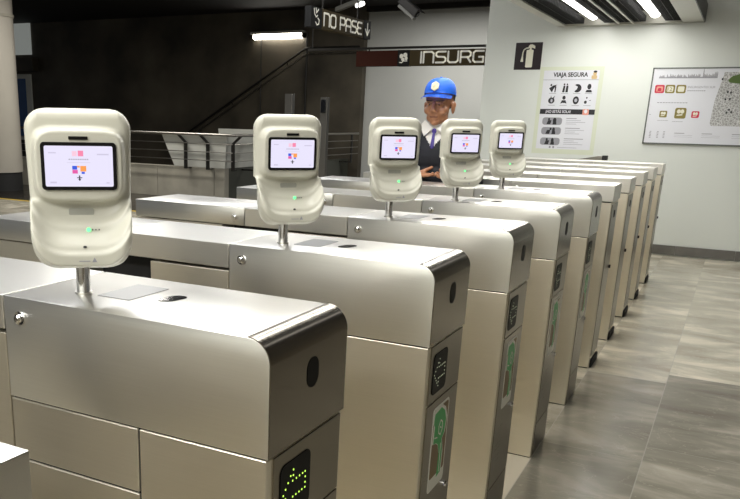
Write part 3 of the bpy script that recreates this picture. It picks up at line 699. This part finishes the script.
# ------------------------------------------------------------------ metal guard bar between the last turnstile and the wall
t = thing('guard_bar', 'low grey metal bar with a black end, between the last turnstile and the wall', 'barrier', (-0.9, 8.55, 0))
obj('bar', prism(bmesh.new(), [(-0.45, 1.035), (0.185, 1.035), (0.185, 1.10), (0.14, 1.10), (-0.06, 1.062), (-0.45, 1.055)], (0, 0.04, 0), XW, ZW, 0.08), M['rail_metal'], t)
obj('end_cap', B(0.186, 0.238, -0.045, 0.045, 1.03, 1.108, 0.004), M['rubber'], t)
pb = bmesh.new(); tube(pb, [(0.1, 0, 0), (0.1, 0, 1.036)], 0.02, 12); tube(pb, [(-0.38, 0, 0), (-0.38, 0, 1.036)], 0.02, 12)
obj('support_leg', pb, M['rail_metal'], t, smooth=True)

# ------------------------------------------------------------------ hanging station signs
GL = {'N': ([[(0, 0), (0, 1), (.18, 1), (.62, 1), (.78, .85), (.78, 0)]], .98), 'O': ([[(0, .15), (0, .85), (.14, 1), (.62, 1), (.76, .85), (.76, .15), (.62, 0), (.14, 0), (0, .15)]], .96),
      'P': ([[(0, 0), (0, 1), (.60, 1), (.74, .86), (.74, .56), (.60, .42), (.02, .42)]], .92), 'A': ([[(0, 0), (0, .85), (.14, 1), (.62, 1), (.76, .85), (.76, 0)], [(0, .42), (.76, .42)]], .96),
      'S': ([[(.72, 1), (.14, 1), (0, .88), (0, .66), (.12, .54), (.62, .50), (.74, .38), (.74, .14), (.60, 0), (0, 0)]], .93), 'E': ([[(.72, 1), (.14, 1), (0, .85), (0, .64), (.12, .52), (.55, .52)], [(.12, .52), (0, .40), (0, .15), (.14, 0), (.72, 0)]], .90),
      'I': ([[(0, 0), (0, 1)]], .20), 'U': ([[(0, 1), (0, .15), (.14, 0), (.62, 0), (.76, .15), (.76, 1)]], .96), 'R': ([[(0, 0), (0, 1), (.60, 1), (.74, .86), (.74, .60), (.60, .46), (.02, .46)], [(.50, .46), (.76, 0)]], .95),
      'G': ([[(.74, 1), (.14, 1), (0, .85), (0, .15), (.14, 0), (.74, 0), (.74, .46), (.42, .46)]], .95), 'T': ([[(0, 1), (.74, 1)], [(.37, 1), (.37, 0)]], .92), ' ': ([], .5)}
def word(parent, s, h, w, o, ux, uy, wx=None):
    adv = sum(GL[c][1] for c in s) - .2; k = (w / adv) if w else h * .9
    x = 0
    for c in s:
        ls, a = GL[c]
        if ls:
            bm = strokes(bmesh.new(), [[(x + px * k, py * h) for px, py in pl] for pl in ls], h * .175, o, ux, uy, 0.004)
            obj('letter', bm, M['letter'], parent)
        x += a * k
# INSURGENTES sign, running along X
t = thing('station_name_sign', 'long bronze hanging sign lettered INSURG, above the guard', 'sign', (-5.24, 12.0, 2.27))
obj('sign_box', B(0.94, 3.95, 0, 0.10, 0, 0.240, 0.004, 1), M['bronze'], t)
obj('end_section', B(0.0, 0.735, 0, 0.10, 0, 0.240, 0.004, 1), M['maroon'], t)
e = obj('emblem_panel', B(0.737, 0.938, -0.004, 0.104, -0.004, 0.244), M['black'], t)
bm = bmesh.new()
for a, b, c, d_ in ((.80, .15, .032, .036), (.865, .165, .036, .036), (.83, .10, .030, .026), (.885, .115, .024, .03)):
    prism(bm, ellipse(a, b, c, d_), (0, -0.0042, 0), XW, ZW, 0.002)
strokes(bm, [[(.775, .055), (.81, .050), (.84, .075), (.90, .075)]], 0.014, (0, -0.0042, 0), XW, ZW, 0.002)
obj('emblem', bm, M['letter'], e)
word(t, 'INSURGENTES', 0.160, 1.98, (1.135, -0.0005, 0.046), XW, ZW)
hr = bmesh.new(); box(hr, -0.92, 3.95, 0.03, 0.07, 0.265, 0.300)
for x in (0.2, 2.6): box(hr, x, x + 0.02, 0.04, 0.06, 0.24, 0.27)
for x in (-0.85, 3.3): tube(hr, [(x, 0.05, 0.27), (x, 0.05, CEIL - 2.27)], 0.01, 8)
obj('hanging_rail', hr, M['dark_metal'], t)
# NO PASE sign, running along Y and facing +X
t = thing('no_pase_sign', 'dark hanging sign lettered NO PASE with a down arrow', 'sign', (-4.3, 8.47, 2.525))
obj('sign_box', B(-0.08, 0, 0.31, 1.64, 0, 0.232, 0.003, 1), M['bronze'], t)
e = obj('pictogram_panel', B(-0.084, 0.003, 0.0, 0.308, -0.004, 0.236), M['black'], t)
bm = bmesh.new(); strokes(bm, [[(.08, .21), (.10, .15), (.14, .12), (.18, .14)], [(.13, .22), (.15, .17), (.20, .21)], [(.13, .06), (.17, .03), (.22, .045), (.23, .09), (.19, .11)]], 0.016, (0.0031, 0, 0), YW_, ZW, 0.002)
obj('pictogram', bm, M['letter'], e)
e = obj('arrow_panel', B(-0.084, 0.003, 1.642, 1.88, 0.0, 0.240), M['black'], t)
bm = bmesh.new(); strokes(bm, [[(1.765, .20), (1.765, .05)], [(1.70, .12), (1.765, .05), (1.83, .12)]], 0.026, (0.0031, 0, 0), YW_, ZW, 0.002)
obj('arrow', bm, M['letter'], e)
word(t, 'NO PASE', 0.145, 1.19, (0.0002, 0.372, 0.044), YW_, ZW)
hr = bmesh.new()
for y in (0.4, 1.5): tube(hr, [(-0.04, y, 0.23), (-0.04, y, CEIL - 2.525)], 0.012, 8)
obj('hanger_rod', hr, M['dark_metal'], t)

# ------------------------------------------------------------------ security camera on the ceiling
t = thing('security_camera', 'grey bullet security camera hanging before the grey wall', 'camera', (-3.68, 10.0, CEIL))
R_ = Matrix.Rotation(math.radians(38), 4, 'Y')
def rotbm(bm, off): 
    for v in bm.verts: v.co = (R_ @ v.co) + Vector(off)
    return bm
off = (0.08, 0, -0.86)
obj('housing', rotbm(B(-0.16, 0.16, -0.05, 0.05, -0.06, 0.045, 0.01), off), M['dark_metal'], t)
M['cam_grey'] = mat('camera_grey', (0.25, 0.25, 0.23), 0.4)
obj('sunshield', rotbm(B(-0.18, 0.22, -0.06, 0.06, 0.047, 0.056, 0.003), off), M['dark_metal'], t)
obj('lower_cover', rotbm(B(-0.12, 0.17, -0.055, 0.055, -0.10, -0.055, 0.012), off), M['cam_grey'], t)
obj('lens', rotbm(tube(bmesh.new(), [(0.155, 0, -0.01), (0.175, 0, -0.01)], 0.035, 16), off), M['gloss_black'], t)
obj('bracket', tube(bmesh.new(), [(0, 0, 0), (0, 0, -0.72), (0.02, 0, -0.83)], 0.022, 12), M['dark_metal'], t, smooth=True)

# fluorescent batten on the ceiling behind the NO PASE sign
t = thing('batten_light', 'slim hanging batten lamp above the NO PASE sign, lit at its near end', 'ceiling light', (-5.135, 11.0, 3.04), math.radians(-47))
obj('batten', B(-0.05, 1.02, -0.03, 0.03, -0.03, 0.03), M['cam_grey'], t)
obj('lit_tube', tube(bmesh.new(), [(0.90, 0, -0.055), (1.14, 0, -0.055)], 0.03, 12), M['tube'], t, smooth=True)
hr = bmesh.new(); tube(hr, [(0.15, 0, 0.03), (0.15, 0, CEIL - 3.04)], 0.01, 8); obj('hanger_rod', hr, M['dark_metal'], t)
hr = bmesh.new(); tube(hr, [(0.95, 0, 0.03), (0.95, 0, CEIL - 3.04)], 0.01, 8); obj('hanger_rod', hr, M['dark_metal'], t)

# ------------------------------------------------------------------ dark left side: wall lamp, handrail, pipe, signs
t = thing('wall_lamp', 'bright fluorescent tube lamp on the dark concrete wall', 'wall lamp', (-9.09, 16.2, 3.22))
obj('lamp_tray', B(-0.66, 0.70, -0.17, 0, 0.035, 0.09, 0.005), M['fixture'], t)
obj('lit_tube', tube(bmesh.new(), [(-0.60, -0.085, -0.02), (0.66, -0.085, -0.02)], 0.055, 14), M['wall_tube'], t, smooth=True)
for x in (-0.64, 0.68): obj('end_holder', B(x - 0.02, x + 0.02, -0.12, 0, -0.06, 0.05, 0.004), M['dark_metal'], t)
t = thing('wall_handrail', 'dark handrail sloping down the dark wall beneath the lamp', 'handrail', (-8.32, 16.13, 2.94))
obj('rail', tube(bmesh.new(), [(-3.6, 0, -2.1), (-0.04, 0, -0.02), (0.04, 0, 0.0), (1.3, 0, 0.0)], 0.022, 10), M['dark_metal'], t, smooth=True)
obj('lower_rail', tube(bmesh.new(), [(-3.6, 0, -2.24), (-0.0, 0, -0.14), (0.1, 0, -0.12), (1.3, 0, -0.10)], 0.014, 10), M['rail_metal'], t, smooth=True)
for x, z in ((-0.5, -0.30), (0.6, 0), (-2.0, -1.18)): obj('bracket', tube(bmesh.new(), [(x, 0, z), (x, 0.068, z - 0.06)], 0.014, 8), M['dark_metal'], t)
tag(obj('conduit_pipe', tube(bmesh.new(), [(-8.33, 16.17, 0.0), (-8.33, 16.17, 3.28)], 0.022, 10), M['dark_metal'], smooth=True), 'thin vertical conduit right of the wall lamp', 'pipe')
tag(obj('conduit_pipe', tube(bmesh.new(), [(-9.53, 16.17, 0.0), (-9.53, 16.17, 3.16)], 0.014, 10), M['dark_metal'], smooth=True), 'thin vertical conduit under the left half of the wall lamp', 'pipe')
t = thing('backlit_panel', 'small pale upright panel on the dark wall beside the round pillar', 'sign', (-17.25, 16.2, 2.95))
obj('face', B(-0.42, 0.34, -0.06, 0, 0, 0.84, 0.01), mat('pale_panel', (0.55, 0.58, 0.55), 0.4, emit=(0.8, 0.85, 0.8), es=0.18), t)
tag(obj('box_sign', B(-17.7, -16.70, 15.98, 16.2, 2.50, 2.86, 0.01), M['dark_wall']), 'dark box sign under the pale panel by the pillar', 'sign')
t = thing('framed_poster', 'tall blue poster in a pale frame behind the round pillar', 'poster', (-17.4, 16.2, 0.66))
obj('frame', B(-0.4, 0.42, -0.05, 0, 0, 1.78, 0.01), M['cladding'], t)
obj('print', B(-0.32, 0.22, -0.055, -0.049, 0.10, 1.66), M['poster_blue'], t)

# round pillar with a dark plinth
t = thing('round_pillar', 'pale round pillar on a dark plinth at the left edge', 'pillar', (-11.55, 9.95, 0))
bm = tube(bmesh.new(), [(0, 0, 0.34), (0, 0, CEIL - 0.24)], 0.39, 48); obj('shaft', bm, noisy('pillar_plaster', (0.40, 0.37, 0.32), (0.46, 0.43, 0.37), 1.5, 0.4), t, smooth=30)
obj('collar', tube(bmesh.new(), [(0, 0, 3.05), (0, 0, 3.10)], 0.405, 48), M['concrete'], t, smooth=30)
obj('plinth', tube(bmesh.new(), [(0, 0, 0), (0, 0, 0.34)], 0.37, 48), M['rubber'], t, smooth=30)
bm = tube(bmesh.new(), [(0, 0, CEIL - 0.24), (0, 0, CEIL)], 0.385, 48); obj('capital', bm, M['dark_ceiling'], t, smooth=30)

# stairwell parapet: concrete base, flared white cladding, railing
t = thing('stairwell_parapet', 'concrete parapet with flared white cladding around the stairwell', 'parapet', (-7.19, 11.0, 0))
XL = -5.6
bm = bmesh.new(); xs = [XL, -3.3, -1.47, -0.22, 0.0]
for a, b in zip(xs, xs[1:]): box(bm, a + 0.004, b - (0.004 if b < 0 else 0), 0, 0.14, 0, 0.555, 0.004, 1)
obj('concrete_base', bm, M['concrete'], t)
bm = bmesh.new(); box(bm, -0.14, 0, 0.141, 5.19, 0, 0.555)
obj('side_base', bm, mat('dark_green_stone', (0.055, 0.058, 0.045), 0.35), t)
def hexa(bm, b, tp):
    lo = [bm.verts.new(p) for p in b]; hi = [bm.verts.new(p) for p in tp]
    bm.faces.new(lo[::-1]); bm.faces.new(hi)
    for i in range(4): bm.faces.new((lo[i], lo[(i + 1) % 4], hi[(i + 1) % 4], hi[i]))
zb, zt = 0.556, 1.115
bm = bmesh.new()
hexa(bm, [(-1.08, 0.0, zb), (0, 0.0, zb), (0, 0.06, zb), (-1.06, 0.06, zb)], [(-1.27, -0.12, zt), (0.12, -0.12, zt), (0.12, -0.05, zt), (-1.25, -0.05, zt)])
obj('front_cladding', bm, M['cladding'], t)
bm = bmesh.new()
hexa(bm, [(-0.06, 0.07, zb), (0.0, 0.01, zb), (0.0, 2.6, zb), (-0.06, 2.6, zb)], [(0.05, -0.04, zt), (0.12, -0.11, zt), (0.12, 2.6, zt), (0.05, 2.6, zt)])
obj('side_cladding', bm, M['cladding'], t)
bm = bmesh.new(); hexa(bm, [(-1.45, 2.1, zb), (-0.3, 2.1, zb), (-0.3, 2.16, zb), (-1.45, 2.16, zb)], [(-1.45, 2.0, 1.19), (-0.3, 2.0, 1.19), (-0.3, 2.06, 1.19), (-1.45, 2.06, 1.19)])
box(bm, -1.45, -0.3, 2.08, 2.18, 0.0, zb)
obj('rear_cladding', bm, M['cladding'], t)
t = thing('stairwell_railing', 'thin metal railing with dark posts in front of the white cladding', 'railing', (-6.95, 10.84, 0))
yr = 0.0
bm = tube(bmesh.new(), [(-5.7, yr, 1.135), (0.0, yr, 1.12), (0.05, 0.03, 1.12), (0.05, 5.2, 1.12)], 0.024, 10); obj('top_rail', bm, M['rail_metal'], t, smooth=True)
for z in (0.97, 0.83, 0.69):
    obj('wire_rail', tube(bmesh.new(), [(-5.7, yr, z), (0.0, yr, z), (0.05, 0.03, z), (0.05, 5.2, z)], 0.008, 8), M['rail_metal'], t)
def post(x, s):
    bm = bmesh.new(); prism(bm, [(x - .03, 0.53), (x + .03, 0.53), (x + .03, 0.98), (x + .03 + s * .16, 1.10), (x - .03 + s * .16, 1.10), (x - .03, 0.98)] , (0, yr + 0.035, 0), XW, ZW, 0.03)
    return bm
for x, s in ((-0.97, -1), (-0.50, -1), (0.02, 1)):
    obj('post', post(x, s * 0.9), M['dark_metal'], t)
for y in (0.75, 2.2, 3.6, 4.9):
    bm = bmesh.new(); prism(bm, [(y - .03, 0.50), (y + .03, 0.50), (y + .03, 0.98), (y + .03, 1.10), (y - .03, 1.10), (y - .03, 0.98)], (0.02, 0, 0), YW_, ZW, 0.03)
    obj('post', bm, M['dark_metal'], t)

for x in (-0.97, -0.50, 0.02): obj('post_bracket', B(x - 0.03, x + 0.03 if x < 0 else x + 0.0, 0.036, 0.1585, 0.535, 0.55), M['dark_metal'], t)
for y in (0.75, 2.2, 3.6, 4.9): obj('post_bracket', B(-0.239, 0.02, y - 0.03, y + 0.03, 0.50, 0.53), M['dark_metal'], t)

# posts standing in the concourse
M['post_steel'] = mat('post_steel', (0.20, 0.19, 0.17), 0.35, 0.7)
t = thing('steel_post', 'short grey steel post showing above the second card reader', 'post', (-4.85, 9.0, 0))
obj('shaft', B(-0.055, 0.055, -0.04, 0.04, 0.015, 1.74, 0.004), M['post_steel'], t); obj('base', B(-0.1, 0.1, -0.09, 0.09, 0, 0.02, 0.004), M['post_steel'], t)
t = thing('call_post', 'dark upright post with a black call box at its top', 'post', (-4.32, 9.0, 0))
obj('shaft', B(-0.05, 0.05, -0.03, 0.05, 0.015, 1.70, 0.004), M['post_steel'], t); obj('call_box', B(-0.036, 0.036, -0.05, -0.03, 1.50, 1.67, 0.006), M['gloss_black'], t)
obj('base', B(-0.1, 0.1, -0.09, 0.1, 0, 0.02, 0.004), M['dark_metal'], t)

# ------------------------------------------------------------------ the guard
def cap_(bm, p0, r0, p1, r1, n=16, sq=None):
    # tapered capsule; sq flattens the section: (axis vector, factor)
    p0, p1 = Vector(p0), Vector(p1); d = p1 - p0; L_ = max(d.length, 1e-5); t = d / L_
    a = Vector((0, 0, 1)) if abs(t.z) < 0.9 else Vector((1, 0, 0)); u = t.cross(a).normalized(); w = t.cross(u)
    rings = []
    K = 5
    prof = [(-r0 * math.cos(math.pi / 2 * i / K), r0 * math.sin(math.pi / 2 * i / K)) for i in range(1, K + 1)]
    prof += [(L_ + r1 * math.sin(math.pi / 2 * i / K), r1 * math.cos(math.pi / 2 * i / K)) for i in range(0, K)]
    for h, r in prof:
        ring = []
        for k in range(n):
            o_ = (u * math.cos(2 * math.pi * k / n) + w * math.sin(2 * math.pi * k / n)) * r
            if sq: ax = Vector(sq[0]).normalized(); o_ = o_ - ax * o_.dot(ax) * (1 - sq[1])
            ring.append(bm.verts.new(p0 + t * h + o_))
        rings.append(ring)
    s = bm.verts.new(p0 - t * r0); e = bm.verts.new(p1 + t * r1)
    for k in range(n):
        bm.faces.new((s, rings[0][(k + 1) % n], rings[0][k])); bm.faces.new((e, rings[-1][k], rings[-1][(k + 1) % n]))
    for A, B_ in zip(rings, rings[1:]):
        for k in range(n): bm.faces.new((A[k], A[(k + 1) % n], B_[(k + 1) % n], B_[k]))
def ell(bm, c, r, M_=None, n=20):
    res = bmesh.ops.create_uvsphere(bm, u_segments=n, v_segments=n // 2 + 2, radius=1.0)
    for v in res['verts']:
        v.co = Vector((v.co.x * r[0], v.co.y * r[1], v.co.z * r[2]))
        if M_ is not None: v.co = M_ @ v.co
        v.co += Vector(c)
def bake(name, bm, m, parent, voxel, smooth=3, cut=None):
    me = bpy.data.meshes.new(name); bm.to_mesh(me); bm.free()
    o = bpy.data.objects.new(name, me); COL.objects.link(o)
    r = o.modifiers.new('r', 'REMESH'); r.mode = 'VOXEL'; r.voxel_size = voxel
    s = o.modifiers.new('s', 'SMOOTH'); s.factor = 0.5; s.iterations = smooth
    dg = bpy.context.evaluated_depsgraph_get(); dg.update()
    nm = bpy.data.meshes.new_from_object(o.evaluated_get(dg)); o.modifiers.clear(); o.data = nm; bpy.data.meshes.remove(me); nm.name = name
    if cut:
        b2 = bmesh.new(); b2.from_mesh(nm); bmesh.ops.delete(b2, geom=[v for v in b2.verts if cut(v.co)], context='VERTS'); b2.to_mesh(nm); b2.free()
    nm.materials.clear(); nm.materials.append(m)
    for p in nm.polygons: p.use_smooth = True
    o.parent = parent
    return o
G = thing('person', 'guard in a blue cap and navy jacket standing behind the turnstiles, hand held out', 'person', (-1.000, 3.755, 0), math.radians(6))
HM = Matrix.Translation((0.0, -0.015, 1.535)) @ Matrix.Rotation(math.radians(-5), 4, 'Z') @ Matrix.Rotation(math.radians(2), 4, 'X') @ Matrix.Scale(1.07, 4)
def head(bm):
    h = bmesh.new()
    ell(h, (0, 0.008, 0.035), (0.076, 0.094, 0.086)); ell(h, (0, -0.020, -0.030), (0.063, 0.070, 0.073))
    ell(h, (0, -0.030, -0.070), (0.048, 0.050, 0.044)); ell(h, (0, -0.062, -0.098), (0.026, 0.022, 0.018))
    for s in (-1, 1):
        ell(h, (s * 0.040, -0.056, -0.036), (0.026, 0.024, 0.024)); ell(h, (s * 0.042, -0.022, -0.074), (0.016, 0.033, 0.024))
        ell(h, (s * 0.077, 0.012, -0.022), (0.010, 0.022, 0.034)); ell(h, (s * 0.081, 0.016, -0.008), (0.009, 0.018, 0.018))
        cap_(h, (s * 0.012, -0.082, 0.016), 0.009, (s * 0.048, -0.066, 0.018), 0.009)
        ell(h, (s * 0.012, -0.093, -0.041), (0.010, 0.012, 0.009))
        ell(h, (s * 0.030, -0.074, -0.002), (0.016, 0.012, 0.010))
    cap_(h, (0, -0.082, 0.004), 0.009, (0, -0.102, -0.034), 0.013); cap_(h, (-0.014, -0.078, -0.064), 0.008, (0.014, -0.078, -0.064), 0.008)
    cap_(h, (-0.018, -0.078, -0.071), 0.007, (0.018, -0.078, -0.071), 0.007); cap_(h, (-0.014, -0.076, -0.078), 0.009, (0.014, -0.076, -0.078), 0.009)
    for v in h.verts: v.co = HM @ v.co
    me = bpy.data.meshes.new('tmp'); h.to_mesh(me); h.free(); bm.from_mesh(me); bpy.data.meshes.remove(me)
def torso(bm, e=0.0):
    ell(bm, (0, 0.0, 0.93), (0.165 + e, 0.115 + e, 0.13 + e)); ell(bm, (0, -0.012, 1.07), (0.160 + e, 0.128 + e, 0.16 + e))
    ell(bm, (0, 0.0, 1.235), (0.178 + e, 0.118 + e, 0.155 + e))
    for s in (-1, 1): cap_(bm, (s * 0.06, 0.01, 1.355), 0.056 + e, (s * 0.168, 0.01, 1.325), 0.054 + e)
EL = {-1: (-0.235, 0.02, 1.085), 1: (0.240, 0.03, 1.085)}
WR = {-1: (-0.075, -0.185, 1.135), 1: (0.165, -0.170, 1.130)}
def arm(bm, s, e=0.0, full=True):
    cap_(bm, (s * 0.178, 0.01, 1.325), 0.053 + e, EL[s], 0.042 + e)
    w = Vector(WR[s]); el = Vector(EL[s]); end = w if full else el.lerp(w, 0.90)
    cap_(bm, EL[s], 0.042 + e, end, 0.027 + e)
def hand(bm, s):
    w = Vector(WR[s]); d = Vector((1, -0.25, -0.04)).normalized() if s < 0 else Vector((-0.35, -0.9, -0.05)).normalized()
    side = d.cross(Vector((0, 0, 1))).normalized() * (1 if s < 0 else -1); up = side.cross(d).normalized()
    if up.z < 0: up = -up
    pc = w + d * 0.045
    for k in range(4): cap_(bm, w + side * (k - 1.5) * 0.011 + d * 0.008, 0.015, w + d * 0.085 + side * (k - 1.5) * 0.021, 0.0105)
    ln = [0.066, 0.076, 0.070, 0.054]
    for k in range(4):
        a = w + d * 0.085 + side * (k - 1.5) * 0.021; dd = (d + side * (k - 1.5) * 0.10).normalized()
        b = a + dd * ln[k] * 0.48 + up * 0.004; c = b + (dd + up * 0.40).normalized() * ln[k] * 0.30; e_ = c + (dd + up * 0.85).normalized() * ln[k] * 0.24
        cap_(bm, a, 0.0100, b, 0.0090); cap_(bm, b, 0.0090, c, 0.0082); cap_(bm, c, 0.0082, e_, 0.0074)
    a = w + d * 0.025 - side * 0.022 + up * 0.006; b = a + (d * 0.6 - side * 0.7 + up * 0.5).normalized() * 0.042; c = b + (d * 0.9 - side * 0.3 + up * 0.5).normalized() * 0.032
    cap_(bm, a, 0.015, b, 0.0115); cap_(bm, b, 0.0112, c, 0.0090)
def leg_(bm, s, e=0.0, foot=True):
    cap_(bm, (s * 0.085, 0, 0.90), 0.090 + e, (s * 0.098, -0.008, 0.48), 0.060 + e); cap_(bm, (s * 0.098, -0.008, 0.48), 0.058 + e, (s * 0.102, 0.02, 0.12), 0.042 + e)
    if foot: cap_(bm, (s * 0.102, 0.02, 0.12), 0.040, (s * 0.102, 0.025, 0.06), 0.036); cap_(bm, (s * 0.102, 0.03, 0.045), 0.033, (s * 0.118, -0.13, 0.036), 0.026)
b = bmesh.new(); head(b); torso(b, -0.006); cap_(b, (0, 0.02, 1.34), 0.060, (0, 0.008, 1.47), 0.054)
for s in (-1, 1): arm(b, s, -0.004); hand(b, s); leg_(b, s, -0.006)
bake('body', b, M['skin'], G, 0.0042, 2)
def shirtcut(c): return c.z > 1.425 or (math.hypot(c.x, c.y - 0.012) < 0.062 and c.z > 1.36)
b = bmesh.new(); torso(b, 0.003); cap_(b, (0, 0.016, 1.34), 0.070, (0, 0.004, 1.44), 0.062)
bake('shirt', b, M['white_cloth'], G, 0.006, 3, cut=lambda c: c.z > 1.437 or c.z < 1.0)
def jcut(c):
    if c.z < 0.86: return True
    if c.z > 1.385 and math.hypot(c.x, c.y) < 0.10: return True
    return c.y < -0.02 and c.z > 1.285 and abs(c.x) < (c.z - 1.285) * 0.75
b = bmesh.new(); torso(b, 0.012)
for s in (-1, 1): arm(b, s, 0.010, False)
j = bake('jacket', b, M['navy'], G, 0.006, 4, cut=jcut)
b = bmesh.new(); ell(b, (0, 0, 0.90), (0.172, 0.122, 0.10))
for s in (-1, 1): leg_(b, s, 0.012, False)
bake('trousers', b, M['navy'], G, 0.007, 3, cut=lambda c: c.z > 0.955 or c.z < 0.085)
for s in (-1, 1):
    b = bmesh.new(); cap_(b, (s * 0.102, 0.03, 0.045), 0.043, (s * 0.118, -0.14, 0.036), 0.036, sq=((0, 0, 1), 0.95)); cap_(b, (s * 0.102, 0.03, 0.05), 0.044, (s * 0.102, 0.025, 0.10), 0.044)
    bake('shoe', b, M['rubber'], G, 0.006, 2, cut=lambda c: c.z < 0.002)
# open collar leaves and tie
for s in (-1, 1):
    b = bmesh.new()
    prism(b, [(0.0, 0.0), (s * 0.060, 0.050), (s * 0.088, 0.012), (s * 0.050, -0.052)] if s > 0 else [(0.0, 0.0), (s * 0.050, -0.052), (s * 0.088, 0.012), (s * 0.060, 0.050)],
          (s * 0.012, -0.078, 1.392), (0.94, 0.30 * s, 0.0), (0, 0.42, 0.9), 0.006)
    obj('collar_leaf', b, M['white_cloth'], G)
b = bmesh.new(); ell(b, (0, -0.092, 1.378), (0.014, 0.011, 0.016)); cap_(b, (0, -0.100, 1.36), 0.008, (0, -0.122, 1.29), 0.011, sq=((0, 1, 0), 0.35))
obj('tie', b, M['purple'], G, smooth='all')
b = bmesh.new(); box(b, 0.105, 0.175, -0.03, 0.05, 1.388, 1.398, 0.004, 1)
obj('epaulette', b, M['navy'], G)
b = bmesh.new(); box(b, -0.105, -0.085, -0.137, -0.128, 1.262, 1.285, 0.002, 1); obj('jacket_badge', b, M['white_cloth'], G)
# hair below the cap
def xf(bm):
    for v in bm.verts: v.co = HM @ v.co
    return bm
b = bmesh.new(); ell(b, (0, 0.016, 0.032), (0.080, 0.092, 0.086), n=32)
bmesh.ops.delete(b, geom=[v for v in b.verts if v.co.y < 0.0 or v.co.z > 0.08 or v.co.z < -0.045 + max(0, 0.02 - v.co.y) * 1.2], context='VERTS')
obj('hair', xf(b), M['hair'], G, smooth='all')
for s in (-1, 1):
    b = bmesh.new(); ell(b, (s * 0.029, -0.0765, -0.006), (0.0105, 0.007, 0.0046)); e_ = obj('eye', xf(b), M['eye_white'], G, smooth='all')
    b = bmesh.new(); ell(b, (s * 0.027 - 0.001, -0.0815, -0.006), (0.0052, 0.004, 0.0045)); obj('iris', xf(b), M['hair'], e_, smooth='all')
    b = bmesh.new(); cap_(b, (s * 0.014, -0.0880, 0.013), 0.0036, (s * 0.046, -0.074, 0.015), 0.0030); obj('eyebrow', xf(b), M['hair'], G, smooth='all')
b = bmesh.new(); cap_(b, (-0.019, -0.0830, -0.0700), 0.0042, (0.019, -0.0830, -0.0700), 0.0042, sq=((0, 0, 1), 0.7)); obj('lips', xf(b), M['lip'], G, smooth='all')
# blue baseball cap
b = bmesh.new()
NR, NP = 14, 40
top = b.verts.new((0, 0.004, 0.133)); rows = []
for i in range(1, NR + 1):
    a = math.pi / 2 * i / NR; row = []
    for k in range(NP):
        p = 2 * math.pi * k / NP; seam = 1 - 0.012 * abs(math.cos(3 * p)) ** 6
        rad = math.sin(a) ** 0.72
        row.append(b.verts.new((0.086 * rad * math.cos(p) * seam, 0.006 + 0.102 * rad * math.sin(p) * seam, 0.043 + 0.090 * math.cos(a) ** 0.92 * seam + (0.014 * (-math.sin(p)) if i == NR else 0))))
    rows.append(row)
for k in range(NP): b.faces.new((top, rows[0][k], rows[0][(k + 1) % NP]))
for A, B_ in zip(rows, rows[1:]):
    for k in range(NP): b.faces.new((A[k], B_[k], B_[(k + 1) % NP], A[(k + 1) % NP]))
capo = obj('cap', xf(b), M['cap_blue'], G, smooth='all')
b = bmesh.new(); q = []
for i in range(7):
    f = i / 6; row = []
    for k in range(17):
        p = math.radians(198 + 144 * k / 16); c_, s_ = math.cos(p), math.sin(p)
        rx = 0.084; ry = 0.096
        x = rx * c_ * (1 + 0.04 * f); y = 0.006 + ry * s_ - f * 0.082 * max(0.0, -s_) ** 0.6
        z = 0.053 - f * 0.018 - 0.012 * (abs(c_) ** 2)
        row.append(b.verts.new((x, y, z)))
    q.append(row)
for A, B_ in zip(q, q[1:]):
    for k in range(16): b.faces.new((A[k], A[k + 1], B_[k + 1], B_[k]))
g_ = bmesh.ops.solidify(b, geom=b.faces[:], thickness=0.004)
obj('brim', xf(b), M['cap_blue'], capo, smooth=50)
b = bmesh.new(); ell(b, (0, 0.004, 0.134), (0.007, 0.007, 0.004)); obj('cap_button', xf(b), M['cap_blue'], capo, smooth='all')
b = bmesh.new(); c0 = Vector((0.0, -0.089, 0.088)); prism(b, [(0.026 * math.cos(math.radians(30 + 60 * k)) * 0.9, 0.024 * math.sin(math.radians(30 + 60 * k)) * 1.15) for k in range(6)], c0, (1, 0, 0), Vector((0, 0.42, 0.9)).normalized(), 0.007)
obj('cap_badge', xf(b), M['cap_badge'], capo)
